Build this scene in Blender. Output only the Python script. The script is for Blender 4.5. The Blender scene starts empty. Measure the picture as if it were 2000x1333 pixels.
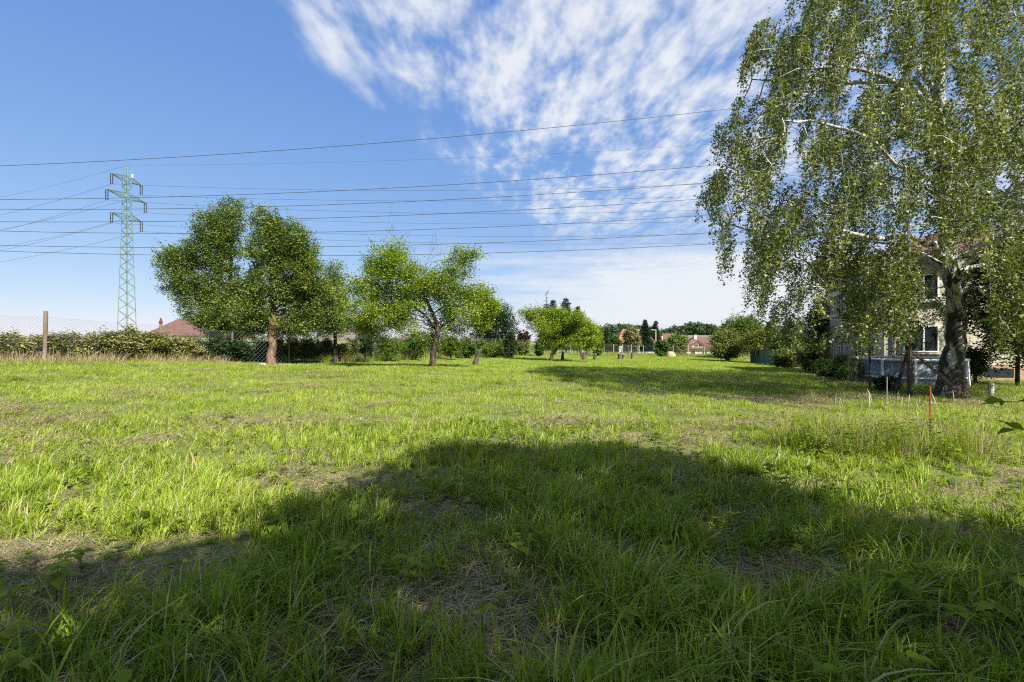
import bpy, math, random
import numpy as np
from mathutils import Vector, Matrix, Euler

random.seed(7)
RNG = np.random.default_rng(7)
scene = bpy.context.scene
COL = scene.collection

# ------------------------------------------------------------------ camera
F, CZ = 944.0, 1.6                      # focal length in photo pixels, eye height
cam_d = bpy.data.cameras.new('camera')
cam_d.sensor_width = 36.0
cam_d.lens = 36.0 * F / 2000.0
cam_d.clip_start, cam_d.clip_end = 0.05, 6000.0
cam = bpy.data.objects.new('camera', cam_d)
COL.objects.link(cam)
cam.location = (0, 0, CZ)
cam.rotation_euler = (math.radians(90), 0, 0)
scene.camera = cam

# ------------------------------------------------------------------ light
SUN_EL = math.radians(44.0)
SUN_AZ = math.atan2(0.60, -0.80)        # compass angle from +Y towards +X
SUN = Vector((math.sin(SUN_AZ) * math.cos(SUN_EL), math.cos(SUN_AZ) * math.cos(SUN_EL), math.sin(SUN_EL)))
sun_d = bpy.data.lights.new('sun', 'SUN')
sun_d.energy = 4.8
sun_d.angle = math.radians(0.53)
sun_d.color = (1.0, 0.95, 0.86)
sun = bpy.data.objects.new('sun', sun_d)
COL.objects.link(sun)
sun.rotation_euler = SUN.to_track_quat('Z', 'Y').to_euler()

world = bpy.data.worlds.new('World')
scene.world = world
world.use_nodes = True
wt = world.node_tree
wt.nodes.clear()


def wn(kind, **kw):
    n = wt.nodes.new(kind)
    for k, v in kw.items():
        setattr(n, k, v)
    return n


def wmath(op, a, b=None, c=None, clamp=False):
    n = wn('ShaderNodeMath', operation=op, use_clamp=clamp)
    for i, v in enumerate((a, b, c)):
        if v is None:
            continue
        if isinstance(v, (int, float)):
            n.inputs[i].default_value = v
        else:
            wt.links.new(v, n.inputs[i])
    return n.outputs[0]


def wsmooth(val, lo, hi, to0=0.0, to1=1.0):
    n = wn('ShaderNodeMapRange', interpolation_type='SMOOTHSTEP')
    wt.links.new(val, n.inputs[0])
    for i, v in enumerate((lo, hi, to0, to1)):
        n.inputs[i + 1].default_value = v
    return n.outputs[0]


sky = wn('ShaderNodeTexSky', sky_type='NISHITA')
sky.sun_disc = False
sky.sun_elevation = SUN_EL
sky.sun_rotation = SUN_AZ
sky.altitude = 300
sky.air_density = 1.0
sky.dust_density = 0.15
sky.ozone_density = 1.6
SKY_STRENGTH, EXPO = 0.11, 1.3
# thin altocumulus on a plane high above: direction / height gives the place on that plane
tc = wn('ShaderNodeTexCoord')
sp = wn('ShaderNodeSeparateXYZ')
wt.links.new(tc.outputs['Generated'], sp.inputs[0])
zc = wmath('MAXIMUM', sp.outputs[2], 0.015)
u = wmath('DIVIDE', sp.outputs[0], zc)
v = wmath('DIVIDE', sp.outputs[1], zc)


def wnoise(su, sv, scale, detail, rough, off, dist=0.0):
    cx = wn('ShaderNodeCombineXYZ')
    wt.links.new(wmath('MULTIPLY', u, su), cx.inputs[0])
    wt.links.new(wmath('MULTIPLY', v, sv), cx.inputs[1])
    cx.inputs[2].default_value = off
    t = wn('ShaderNodeTexNoise', noise_dimensions='3D')
    t.inputs['Scale'].default_value = scale
    t.inputs['Detail'].default_value = detail
    t.inputs['Roughness'].default_value = rough
    t.inputs['Distortion'].default_value = dist
    wt.links.new(cx.outputs[0], t.inputs['Vector'])
    return t.outputs['Fac']


# sheet of cloud right of a slanting edge
edge = wmath('SUBTRACT', u, wmath('MULTIPLY_ADD', wmath('SUBTRACT', v, 1.4), 0.31, -0.78))
big = wnoise(1.0, 0.55, 1.5, 2.0, 0.5, 3.1)
mid = wnoise(1.0, 0.36, 5.6, 3.0, 0.55, 7.7)
fine = wnoise(1.0, 0.42, 17.0, 3.5, 0.6, 1.3)
edge_n = wmath('MULTIPLY_ADD', wmath('SUBTRACT', mid, 0.5), 0.9, edge)
sheet = wsmooth(edge_n, -0.02, 0.42)
dens = wmath('ADD', wmath('MULTIPLY', big, 0.55), wmath('ADD', wmath('MULTIPLY', mid, 0.92), wmath('MULTIPLY', fine, 0.66)))
puff = wsmooth(dens, 0.84, 1.36)
# the sheet thins out away from the viewer, a veil returns low above the horizon
far_thin = wsmooth(v, 3.3, 5.0, 1.0, 0.25)
veil_n = wnoise(1.0, 1.0, 0.55, 3.0, 0.62, 5.5)
veil = wmath('MULTIPLY', wsmooth(v, 4.4, 6.2), wsmooth(wmath('MULTIPLY_ADD', wmath('SUBTRACT', veil_n, 0.5), 3.0, wmath('MULTIPLY', u, 0.5)), -0.7, 1.2))
mask = wmath('ADD', wmath('MULTIPLY', wmath('MULTIPLY', sheet, puff), far_thin), wmath('MULTIPLY', veil, 0.92), clamp=True)
mask = wmath('MULTIPLY', mask, wsmooth(sp.outputs[2], 0.0, 0.05))
mask = wmath('MULTIPLY', mask, 0.93)
# tone of the clear sky: compress the range between zenith and horizon
sc_ = wn('ShaderNodeSeparateColor')
cc_ = wn('ShaderNodeCombineColor')
wt.links.new(sky.outputs[0], sc_.inputs[0])
OUTK = SKY_STRENGTH * 2 ** EXPO
for ch, (ga, gp) in enumerate(((0.515, 0.76), (0.585, 0.58), (0.82, 0.32))):
    wt.links.new(wmath('MULTIPLY', wmath('POWER', wmath('MULTIPLY', sc_.outputs[ch], 0.198), gp), ga / OUTK), cc_.inputs[ch])
mixc = wn('ShaderNodeMix', data_type='RGBA')
wt.links.new(mask, mixc.inputs[0])
wt.links.new(cc_.outputs[0], mixc.inputs[6])
CL = 0.90 / OUTK
mixc.inputs[7].default_value = (CL * 0.97, CL * 1.0, CL * 1.05, 1)
bg = wn('ShaderNodeBackground')
bg.inputs['Strength'].default_value = SKY_STRENGTH
wt.links.new(mixc.outputs[2], bg.inputs['Color'])
wo = wn('ShaderNodeOutputWorld')
wt.links.new(bg.outputs[0], wo.inputs['Surface'])

scene.view_settings.view_transform = 'Standard'
scene.view_settings.look = 'None'
scene.view_settings.gamma = 1.0
scene.view_settings.exposure = EXPO
scene.view_settings.use_curve_mapping = False
cy = scene.cycles
cy.max_bounces = 5
cy.diffuse_bounces = 3
cy.glossy_bounces = 1
cy.transmission_bounces = 2
cy.transparent_max_bounces = 2
cy.use_adaptive_sampling = True
cy.adaptive_threshold = 0.02
cy.sample_clamp_indirect = 6.0
cy.use_denoising = False
cy.filter_width = 1.15
world.cycles.sampling_method = 'MANUAL'
world.cycles.sample_map_resolution = 512

# ------------------------------------------------------------------ small helpers


def P(px, py, d):
    return np.array([(px - 1000.0) / F * d, d, CZ + (666.5 - py) / F * d])


def tag(o, label=None, cat=None, group=None, kind=None):
    if label:
        o['label'] = label
    if cat:
        o['category'] = cat
    if group:
        o['group'] = group
    if kind:
        o['kind'] = kind
    return o


def empty(name, loc, label=None, cat=None, group=None, rz=0.0):
    o = bpy.data.objects.new(name, None)
    COL.objects.link(o)
    o.location = loc
    o.rotation_euler = (0, 0, rz)
    o.empty_display_size = 0.2
    return tag(o, label, cat, group)


def mesh_np(name, V, polys, mats=(), smooth=False, attrs=None):
    """polys: list of int arrays (m,k)"""
    V = np.asarray(V, dtype=np.float32)
    me = bpy.data.meshes.new(name)
    me.vertices.add(len(V))
    me.vertices.foreach_set('co', V.ravel())
    polys = [np.asarray(p, dtype=np.int32) for p in polys if len(p)]
    nl = sum(p.size for p in polys)
    npoly = sum(len(p) for p in polys)
    me.loops.add(nl)
    me.polygons.add(npoly)
    me.loops.foreach_set('vertex_index', np.concatenate([p.ravel() for p in polys]))
    sizes = np.concatenate([np.full(len(p), p.shape[1], np.int32) for p in polys])
    starts = np.concatenate([[0], np.cumsum(sizes)[:-1]]).astype(np.int32)
    me.polygons.foreach_set('loop_start', starts)
    me.polygons.foreach_set('use_smooth', np.full(npoly, smooth, dtype=bool))
    for k, a in (attrs or {}).items():
        at = me.attributes.new(k, 'FLOAT', 'FACE')
        at.data.foreach_set('value', np.asarray(a, dtype=np.float32))
    for m in mats:
        me.materials.append(m)
    me.update(calc_edges=True)
    return me


def link(name, me, parent=None, loc=None):
    o = bpy.data.objects.new(name, me)
    COL.objects.link(o)
    if parent is not None:
        o.parent = parent
    if loc is not None:
        o.location = loc
    return o


class MB:
    """collects boxes, tubes and sheets into one mesh"""

    def __init__(s):
        s.v, s.f = [], []

    def add(s, vs, fs):
        n = len(s.v)
        s.v += [tuple(float(c) for c in p) for p in vs]
        s.f += [tuple(i + n for i in f) for f in fs]
        return s

    def box(s, c, size, rz=0.0, tilt=None):
        hx, hy, hz = (k / 2 for k in size)
        R = Matrix.Rotation(rz, 3, 'Z')
        if tilt is not None:
            R = tilt
        vs = [Vector(c) + R @ Vector((sx * hx, sy * hy, sz * hz)) for sz in (-1, 1) for sx, sy in ((-1, -1), (1, -1), (1, 1), (-1, 1))]
        return s.add(vs, [(3, 2, 1, 0), (4, 5, 6, 7), (0, 1, 5, 4), (1, 2, 6, 5), (2, 3, 7, 6), (3, 0, 4, 7)])

    def bar(s, a, b, w, h=None):
        a, b = Vector(a), Vector(b)
        h = h or w
        d = (b - a)
        L = d.length
        q = d.to_track_quat('Z', 'Y').to_matrix()
        return s.box((a + b) / 2, (w, h, L), tilt=q)

    def tube(s, path, radii, k=8, cap=True, jit=0.0, seed=0):
        rr = random.Random(seed)
        path = [Vector(p) for p in path]
        n = len(path)
        if isinstance(radii, (int, float)):
            radii = [radii] * n
        vs, fs = [], []
        ref = Vector((1, 0, 0))
        for i, p in enumerate(path):
            t = (path[min(i + 1, n - 1)] - path[max(i - 1, 0)]).normalized()
            x = ref - t * ref.dot(t)
            if x.length < 1e-4:
                x = Vector((0, 1, 0)) - t * t.y
            x.normalize()
            y = t.cross(x)
            ref = x
            for j in range(k):
                a = 2 * math.pi * j / k
                r = radii[i] * (1 + jit * rr.uniform(-1, 1))
                vs.append(p + x * math.cos(a) * r + y * math.sin(a) * r)
        for i in range(n - 1):
            for j in range(k):
                j2 = (j + 1) % k
                fs.append((i * k + j, i * k + j2, (i + 1) * k + j2, (i + 1) * k + j))
        if cap:
            fs.append(tuple(range(k - 1, -1, -1)))
            fs.append(tuple((n - 1) * k + j for j in range(k)))
        return s.add(vs, fs)

    def build(s, name, m, parent=None, loc=None, smooth=False):
        me = bpy.data.meshes.new(name)
        me.from_pydata(s.v, [], s.f)
        if smooth:
            me.polygons.foreach_set('use_smooth', [True] * len(me.polygons))
        me.materials.append(m)
        me.update()
        return link(name, me, parent, loc)


def vnoise(x, y, scale, seed=0):
    """smooth value noise 0..1"""
    x = np.asarray(x) * scale + 1000.3
    y = np.asarray(y) * scale + 1000.7
    xi, yi = np.floor(x).astype(np.int64), np.floor(y).astype(np.int64)
    fx, fy = x - xi, y - yi
    fx, fy = fx * fx * (3 - 2 * fx), fy * fy * (3 - 2 * fy)

    def h(a, b):
        n = (a * 374761393 + b * 668265263 + seed * 974634541) & 0x7fffffff
        n = ((n ^ (n >> 13)) * 1274126177) & 0x7fffffff
        n = n ^ (n >> 16)
        return (n & 0xffff) / 65535.0
    return (h(xi, yi) * (1 - fx) + h(xi + 1, yi) * fx) * (1 - fy) + (h(xi, yi + 1) * (1 - fx) + h(xi + 1, yi + 1) * fx) * fy


def in_poly(x, y, poly):
    x, y = np.asarray(x), np.asarray(y)
    ins = np.zeros(x.shape, bool)
    n = len(poly)
    for i in range(n):
        x1, y1 = poly[i]
        x2, y2 = poly[(i + 1) % n]
        c = ((y1 > y) != (y2 > y)) & (x < (x2 - x1) * (y - y1) / (y2 - y1 + 1e-12) + x1)
        ins ^= c
    return ins


# ------------------------------------------------------------------ terrain
CTRL = [(0, 0, 0), (-4, 2.5, 0.02), (4, 2.5, 0), (0, 7, 0.0), (-9, 8, 0.18), (8, 7, 0.0)]
for px, py, d in ((87, 705, 19), (312, 705, 22), (527, 713, 26.5), (845, 718, 24), (930, 713, 30), (1075, 706, 40),
                  (1855, 776, 13.4), (1478, 709, 56), (1270, 695, 75), (1367, 695, 74), (1000, 693, 52)):
    CTRL.append(tuple(P(px, py, d)))
CTRL += [(20, 18, -0.05), (26, 22, -0.1), (-34, 42, 1.15), (-55, 65, 1.25), (-16, 52, 0.85), (-5, 75, 0.1), (-70, 20, 1.3), (-30, 0, 0.8), (0, -30, 0.1),
         (40, 0, -0.2), (60, 60, -1.2), (10, 120, -1.0), (-100, 120, 1.2), (110, 90, -1.5), (120, 0, -0.6), (-120, -20, 1.6)]
CT = np.array(CTRL, float)


def _phi(r2):
    return 0.5 * r2 * np.log(r2 + 1e-9)


_n = len(CT)
_K = _phi(((CT[:, None, :2] - CT[None, :, :2]) ** 2).sum(-1)) + np.eye(_n) * 6.0
_Pm = np.c_[np.ones(_n), CT[:, :2]]
_A = np.zeros((_n + 3, _n + 3))
_A[:_n, :_n], _A[:_n, _n:], _A[_n:, :_n] = _K, _Pm, _Pm.T
_w = np.linalg.solve(_A, np.r_[CT[:, 2], 0, 0, 0])


def G(x, y):
    x, y = np.atleast_1d(np.asarray(x, float)), np.atleast_1d(np.asarray(y, float))
    r = np.hypot(x, y)
    s = np.where(r > 130, 130 / np.maximum(r, 1e-6), 1.0)
    X, Y = x * s, y * s
    out = np.full(X.shape, _w[_n])
    out = out + _w[_n + 1] * X + _w[_n + 2] * Y
    for i in range(_n):
        out = out + _w[i] * _phi((X - CT[i, 0]) ** 2 + (Y - CT[i, 1]) ** 2)
    near = np.clip(1 - r / 45, 0, 1)
    out = out + near * (0.10 * (vnoise(X, Y, 0.55, 3) - 0.5) + 0.07 * (vnoise(X, Y, 1.7, 4) - 0.5))
    return out


def g1(x, y):
    return float(G(x, y)[0])


def at_ground(px, d):
    x = (px - 1000.0) / F * d
    return np.array([x, d, g1(x, d)])


# ------------------------------------------------------------------ materials


class Mat:
    def __init__(s, name):
        s.m = bpy.data.materials.new(name)
        s.m.use_nodes = True
        s.t = s.m.node_tree
        s.t.nodes.clear()
        s.out = s.n('ShaderNodeOutputMaterial')

    def n(s, kind, **kw):
        n = s.t.nodes.new(kind)
        for k, v in kw.items():
            setattr(n, k, v)
        return n

    def l(s, a, b):
        s.t.links.new(a, b)

    def noise(s, scale, detail=4, rough=0.55, coord='Object', stretch=(1, 1, 1), dist=0.0):
        c = s.n('ShaderNodeTexCoord')
        mp = s.n('ShaderNodeMapping')
        mp.inputs['Scale'].default_value = stretch
        s.l(c.outputs[coord], mp.inputs[0])
        t = s.n('ShaderNodeTexNoise')
        t.inputs['Scale'].default_value = scale
        t.inputs['Detail'].default_value = detail
        t.inputs['Roughness'].default_value = rough
        t.inputs['Distortion'].default_value = dist
        s.l(mp.outputs[0], t.inputs['Vector'])
        return t.outputs['Fac']

    def ramp(s, fac, stops):
        r = s.n('ShaderNodeValToRGB')
        e = r.color_ramp.elements
        while len(e) < len(stops):
            e.new(0.5)
        for el, (p, c) in zip(e, stops):
            el.position = p
            el.color = (*c, 1)
        s.l(fac, r.inputs[0])
        return r.outputs[0]

    def mix(s, fac, a, b, mode='MIX'):
        m = s.n('ShaderNodeMix', data_type='RGBA', blend_type=mode)
        for i, v in ((0, fac), (6, a), (7, b)):
            if isinstance(v, (int, float)):
                m.inputs[i].default_value = v
            elif isinstance(v, tuple):
                m.inputs[i].default_value = (*v, 1)
            else:
                s.l(v, m.inputs[i])
        return m.outputs[2]

    def principled(s, color, rough=0.7, spec=0.3, metal=0.0, bump=None, bump_d=0.01):
        p = s.n('ShaderNodeBsdfPrincipled')
        if isinstance(color, tuple):
            p.inputs['Base Color'].default_value = (*color, 1)
        else:
            s.l(color, p.inputs['Base Color'])
        p.inputs['Roughness'].default_value = rough
        p.inputs['Specular IOR Level'].default_value = spec
        p.inputs['Metallic'].default_value = metal
        if bump is not None:
            b = s.n('ShaderNodeBump')
            b.inputs['Strength'].default_value = 0.8
            b.inputs['Distance'].default_value = bump_d
            s.l(bump, b.inputs['Height'])
            s.l(b.outputs[0], p.inputs['Normal'])
        return p.outputs[0]

    def done(s, sh):
        s.l(sh, s.out.inputs['Surface'])
        return s.m


def plain(name, col, var=0.18, scale=6.0, rough=0.7, metal=0.0, bump=0.004, spec=0.3, stretch=(1, 1, 1)):
    m = Mat(name)
    n = m.noise(scale, 5, 0.6, stretch=stretch)
    lo = tuple(c * (1 - var) for c in col)
    hi = tuple(min(1, c * (1 + var)) for c in col)
    return m.done(m.principled(m.ramp(n, [(0.3, lo), (0.7, hi)]), rough, spec, metal, n, bump))


def leaf_mat(name, stops, trans=0.35, rough=0.5, gloss=0.25, instanced=False):
    """stops: colours picked by the per-leaf tint attribute"""
    m = Mat(name)
    a = m.n('ShaderNodeAttribute', attribute_name='tint')
    fac = a.outputs['Fac']
    if instanced:
        g_ = m.n('ShaderNodeNewGeometry')
        t_ = m.n('ShaderNodeTexNoise')
        t_.inputs['Scale'].default_value = 0.55
        t_.inputs['Detail'].default_value = 2
        m.l(g_.outputs['Position'], t_.inputs['Vector'])
        rg = m.n('ShaderNodeMapRange')
        m.l(t_.outputs['Fac'], rg.inputs[0])
        for i_, v_ in enumerate((0.3, 0.7, 0.02, 0.40)):
            rg.inputs[i_ + 1].default_value = v_
        mm = m.n('ShaderNodeMath', operation='MULTIPLY_ADD')
        m.l(a.outputs['Fac'], mm.inputs[0])
        mm.inputs[1].default_value = 0.5
        m.l(rg.outputs[0], mm.inputs[2])
        fac = mm.outputs[0]
    k = len(stops)
    col = m.ramp(fac, [(i / (k - 1), c) for i, c in enumerate(stops)])
    p = m.principled(col, rough, gloss)
    tr = m.n('ShaderNodeBsdfTranslucent')
    tcol = m.mix(1.0, col, (1.0, 1.08, 0.45), 'MULTIPLY')
    m.l(tcol, tr.inputs['Color'])
    mx = m.n('ShaderNodeMixShader')
    mx.inputs[0].default_value = trans
    m.l(p, mx.inputs[1])
    m.l(tr.outputs[0], mx.inputs[2])
    return m.done(mx.outputs[0])


M = {}
M['grass'] = leaf_mat('grass_blade', [(0.08, 0.135, 0.016), (0.18, 0.26, 0.022), (0.285, 0.375, 0.034), (0.41, 0.47, 0.08), (0.50, 0.44, 0.23)], 0.45, 0.5, 0.2, True)
M['grass_near'] = leaf_mat('grass_blade_near', [(0.08, 0.135, 0.016), (0.18, 0.26, 0.022), (0.285, 0.375, 0.034), (0.41, 0.47, 0.08), (0.50, 0.44, 0.23)], 0.45, 0.5, 0.2)
M['straw'] = leaf_mat('dry_grass', [(0.16, 0.125, 0.07), (0.31, 0.245, 0.135), (0.44, 0.36, 0.21)], 0.2, 0.7, 0.2)
M['hay'] = leaf_mat('seed_stalk', [(0.20, 0.19, 0.06), (0.33, 0.28, 0.13), (0.46, 0.38, 0.22)], 0.3, 0.7, 0.2)
M['seed'] = leaf_mat('seed_head', [(0.30, 0.26, 0.14), (0.45, 0.38, 0.25), (0.58, 0.48, 0.34)], 0.3, 0.7, 0.2)
M['grain'] = leaf_mat('grain_blade', [(0.20, 0.25, 0.10), (0.30, 0.34, 0.16), (0.40, 0.42, 0.22)], 0.3, 0.7, 0.2, True)
M['weed'] = leaf_mat('weed_leaf', [(0.10, 0.155, 0.014), (0.18, 0.25, 0.018), (0.27, 0.33, 0.028)], 0.45, 0.6, 0.12)
M['pear'] = leaf_mat('pear_leaf', [(0.032, 0.066, 0.014), (0.085, 0.14, 0.022), (0.17, 0.225, 0.042), (0.29, 0.305, 0.08)], 0.28, 0.42, 0.42)
M['pear2'] = leaf_mat('pear_leaf_light', [(0.038, 0.076, 0.014), (0.095, 0.152, 0.024), (0.185, 0.235, 0.045), (0.30, 0.31, 0.08)], 0.3, 0.42, 0.42)
M['apple'] = leaf_mat('apple_leaf', [(0.065, 0.12, 0.012), (0.15, 0.235, 0.016), (0.255, 0.325, 0.022), (0.37, 0.37, 0.035)], 0.36, 0.5, 0.3)
M['birch_leaf'] = leaf_mat('birch_leaf', [(0.036, 0.06, 0.013), (0.098, 0.128, 0.026), (0.19, 0.212, 0.052), (0.33, 0.315, 0.115)], 0.36, 0.45, 0.35)
M['dark'] = leaf_mat('dark_leaf', [(0.014, 0.032, 0.012), (0.028, 0.055, 0.016), (0.05, 0.085, 0.022)], 0.25, 0.5, 0.3)
M['spruce'] = leaf_mat('spruce_needle', [(0.012, 0.026, 0.016), (0.024, 0.046, 0.024), (0.045, 0.07, 0.03)], 0.12, 0.6, 0.2)
M['green'] = leaf_mat('mid_leaf', [(0.035, 0.075, 0.015), (0.07, 0.13, 0.02), (0.12, 0.19, 0.03)], 0.32, 0.5, 0.3)
M['bright'] = leaf_mat('bright_leaf', [(0.06, 0.11, 0.015), (0.11, 0.18, 0.02), (0.18, 0.24, 0.03)], 0.35, 0.5, 0.3)
M['olive'] = leaf_mat('olive_leaf', [(0.07, 0.09, 0.02), (0.14, 0.16, 0.035), (0.22, 0.22, 0.06)], 0.32, 0.55, 0.25)
M['bramble'] = leaf_mat('bramble_leaf', [(0.07, 0.095, 0.022), (0.15, 0.175, 0.045), (0.27, 0.25, 0.09), (0.40, 0.32, 0.18)], 0.3, 0.55, 0.25)
M['buff'] = leaf_mat('buff_leaf', [(0.12, 0.12, 0.05), (0.20, 0.19, 0.085), (0.28, 0.25, 0.13)], 0.3, 0.6, 0.2)
M['purple'] = leaf_mat('purple_leaf', [(0.028, 0.014, 0.014), (0.05, 0.022, 0.02), (0.075, 0.04, 0.03)], 0.2, 0.5, 0.3)
M['wood_far'] = leaf_mat('far_leaf_hazed', [(0.03, 0.055, 0.03), (0.055, 0.09, 0.042), (0.085, 0.125, 0.055)], 0.2, 0.7, 0.1)  # blue-green cast of distance painted into the leaves, standing in for haze

m = Mat('bark')
n1 = m.noise(9, 6, 0.65, stretch=(1, 1, 0.25))
M['bark'] = m.done(m.principled(m.ramp(n1, [(0.28, (0.016, 0.012, 0.010)), (0.5, (0.05, 0.04, 0.032)), (0.72, (0.12, 0.10, 0.08))]), 0.9, 0.1, 0, n1, 0.03))
m = Mat('pear_bark')
n1 = m.noise(10, 6, 0.65, stretch=(1, 1, 0.3))
M['pear_bark'] = m.done(m.principled(m.ramp(n1, [(0.28, (0.05, 0.032, 0.022)), (0.5, (0.15, 0.095, 0.065)), (0.72, (0.27, 0.185, 0.125))]), 0.9, 0.1, 0, n1, 0.03))
m = Mat('birch_bark')
na = m.noise(3.0, 5, 0.6, stretch=(1, 1, 0.35), dist=0.6)
nb = m.noise(7.0, 4, 0.6, stretch=(0.6, 0.6, 4.0))
geo = m.n('ShaderNodeTexCoord')
sx = m.n('ShaderNodeSeparateXYZ')
m.l(geo.outputs['Object'], sx.inputs[0])
mr = m.n('ShaderNodeMapRange')
m.l(sx.outputs[2], mr.inputs[0])
for i, v_ in enumerate((0.4, 5.5, 0.12, -0.13)):
    mr.inputs[i + 1].default_value = v_
ad = m.n('ShaderNodeMath', operation='ADD')
m.l(na, ad.inputs[0])
m.l(mr.outputs[0], ad.inputs[1])
cork = m.ramp(ad.outputs[0], [(0.47, (0, 0, 0)), (0.54, (1, 1, 1))])
lent = m.ramp(nb, [(0.60, (0.0, 0.0, 0.0)), (0.68, (0.7, 0.7, 0.7))])
white = m.ramp(m.noise(14, 4), [(0.3, (0.25, 0.24, 0.22)), (0.7, (0.55, 0.53, 0.50))])
c1 = m.mix(lent, white, (0.10, 0.09, 0.08))
nf = m.noise(16, 5, 0.7, stretch=(1, 1, 0.3))
blk = m.ramp(nf, [(0.3, (0.012, 0.011, 0.010)), (0.75, (0.10, 0.088, 0.075))])
c2 = m.mix(cork, c1, blk)
hgt = m.n('ShaderNodeMath', operation='MULTIPLY_ADD')
m.l(nf, hgt.inputs[0])
m.l(cork, hgt.inputs[1])
hgt.inputs[2].default_value = 0.0
M['birch_bark'] = m.done(m.principled(c2, 0.75, 0.2, 0, hgt.outputs[0], 0.06))

M['post_wood'] = plain('post_wood', (0.15, 0.115, 0.085), 0.45, 9, 0.9, bump=0.01, stretch=(1, 1, 0.15))
M['post_brown'] = plain('post_brown', (0.15, 0.085, 0.06), 0.4, 9, 0.85, bump=0.008, stretch=(1, 1, 0.2))
M['post_grey'] = plain('post_grey', (0.42, 0.39, 0.34), 0.25, 7, 0.9, bump=0.006)
M['post_rust'] = plain('post_rust', (0.33, 0.20, 0.12), 0.3, 7, 0.85, bump=0.004)
M['post_dark'] = plain('post_dark', (0.03, 0.033, 0.034), 0.3, 8, 0.6, bump=0.002)
M['brace'] = plain('brace_wood', (0.075, 0.055, 0.042), 0.4, 9, 0.9, bump=0.008)
M['brace2'] = plain('brace_rust', (0.13, 0.09, 0.065), 0.4, 9, 0.9, bump=0.008)
M['wire'] = plain('galvanised_wire', (0.10, 0.10, 0.105), 0.2, 20, 0.7, 0.0, 0.0)
M['wire_dark'] = plain('dark_wire', (0.07, 0.075, 0.07), 0.2, 20, 0.5, 0.3, 0.0)
M['net'] = plain('green_net', (0.05, 0.11, 0.085), 0.25, 3, 0.9)
M['pylon'] = plain('pylon_paint', (0.085, 0.14, 0.08), 0.15, 0.6, 0.6, 0.0, 0.0)
M['insul'] = plain('insulator', (0.035, 0.03, 0.035), 0.3, 8, 0.3)
M['cable'] = plain('cable', (0.05, 0.055, 0.065), 0.1, 1, 0.6, 0.2, 0.0)
M['roof_brown'] = plain('roof_brown', (0.12, 0.062, 0.05), 0.25, 1.6, 0.85, bump=0.02)
M['roof_red'] = plain('roof_red', (0.20, 0.06, 0.045), 0.25, 1.6, 0.85, bump=0.02)
M['roof_orange'] = plain('roof_orange', (0.25, 0.105, 0.06), 0.2, 1.6, 0.85, bump=0.02)
M['roof_grey'] = plain('roof_grey', (0.14, 0.115, 0.10), 0.25, 1.6, 0.85, bump=0.02)
M['roof_maroon'] = plain('roof_maroon', (0.125, 0.062, 0.052), 0.22, 1.6, 0.85, bump=0.02)
M['plaster_cream'] = plain('plaster_cream', (0.62, 0.54, 0.36), 0.10, 2.5, 0.9, bump=0.004)
M['plaster_yellow'] = plain('plaster_yellow', (0.46, 0.42, 0.33), 0.10, 2.5, 0.9, bump=0.004)
M['plaster_white'] = plain('plaster_white', (0.50, 0.48, 0.44), 0.08, 2.5, 0.9, bump=0.004)
M['plinth'] = plain('plinth_plaster', (0.36, 0.24, 0.19), 0.12, 3.0, 0.9, bump=0.004)
M['concrete'] = plain('concrete', (0.38, 0.36, 0.33), 0.15, 5.0, 0.9, bump=0.006)
M['white'] = plain('white_paint', (0.75, 0.76, 0.76), 0.06, 4, 0.45, bump=0.001)
M['liner'] = plain('pool_liner', (0.20, 0.25, 0.32), 0.15, 4, 0.5, bump=0.01)
m = Mat('pool_water')
wv = m.noise(3.0, 3)
M['water'] = m.done(m.principled((0.05, 0.22, 0.30), 0.06, 0.5, 0, wv, 0.02))
m = Mat('window_glass')
M['glass'] = m.done(m.principled((0.02, 0.025, 0.03), 0.06, 0.6))
M['orange'] = plain('orange_plastic', (0.38, 0.075, 0.03), 0.12, 12, 0.5)
M['dark_green'] = plain('dark_green_plastic', (0.012, 0.035, 0.028), 0.2, 12, 0.5)
M['clip'] = plain('grey_clip', (0.16, 0.19, 0.22), 0.1, 12, 0.5)
M['stump'] = plain('stump_bark', (0.075, 0.056, 0.045), 0.6, 7, 0.95, bump=0.03, stretch=(1, 1, 0.3))
M['cutwood'] = plain('cut_wood', (0.33, 0.26, 0.19), 0.3, 8, 0.9)
M['rust_cap'] = plain('red_cap', (0.14, 0.025, 0.02), 0.3, 12, 0.45)
M['bale'] = plain('straw_heap', (0.33, 0.27, 0.19), 0.25, 5, 0.95, bump=0.03)
M['stone'] = plain('pale_stone', (0.42, 0.33, 0.26), 0.25, 6, 0.95, bump=0.02)

# ground: thatch, soil and moss under the blades
m = Mat('meadow_soil')
nA = m.noise(0.35, 6, 0.6)
nB = m.noise(5.0, 8, 0.7)
nC = m.noise(45.0, 4, 0.7)
thatch = m.ramp(nC, [(0.25, (0.085, 0.062, 0.034)), (0.5, (0.185, 0.145, 0.078)), (0.75, (0.33, 0.265, 0.15))])
moss = m.ramp(nC, [(0.25, (0.07, 0.11, 0.022)), (0.75, (0.16, 0.21, 0.05))])
fm = m.ramp(nB, [(0.34, (0, 0, 0)), (0.55, (1, 1, 1))])
gcol = m.mix(fm, thatch, moss)
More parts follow.
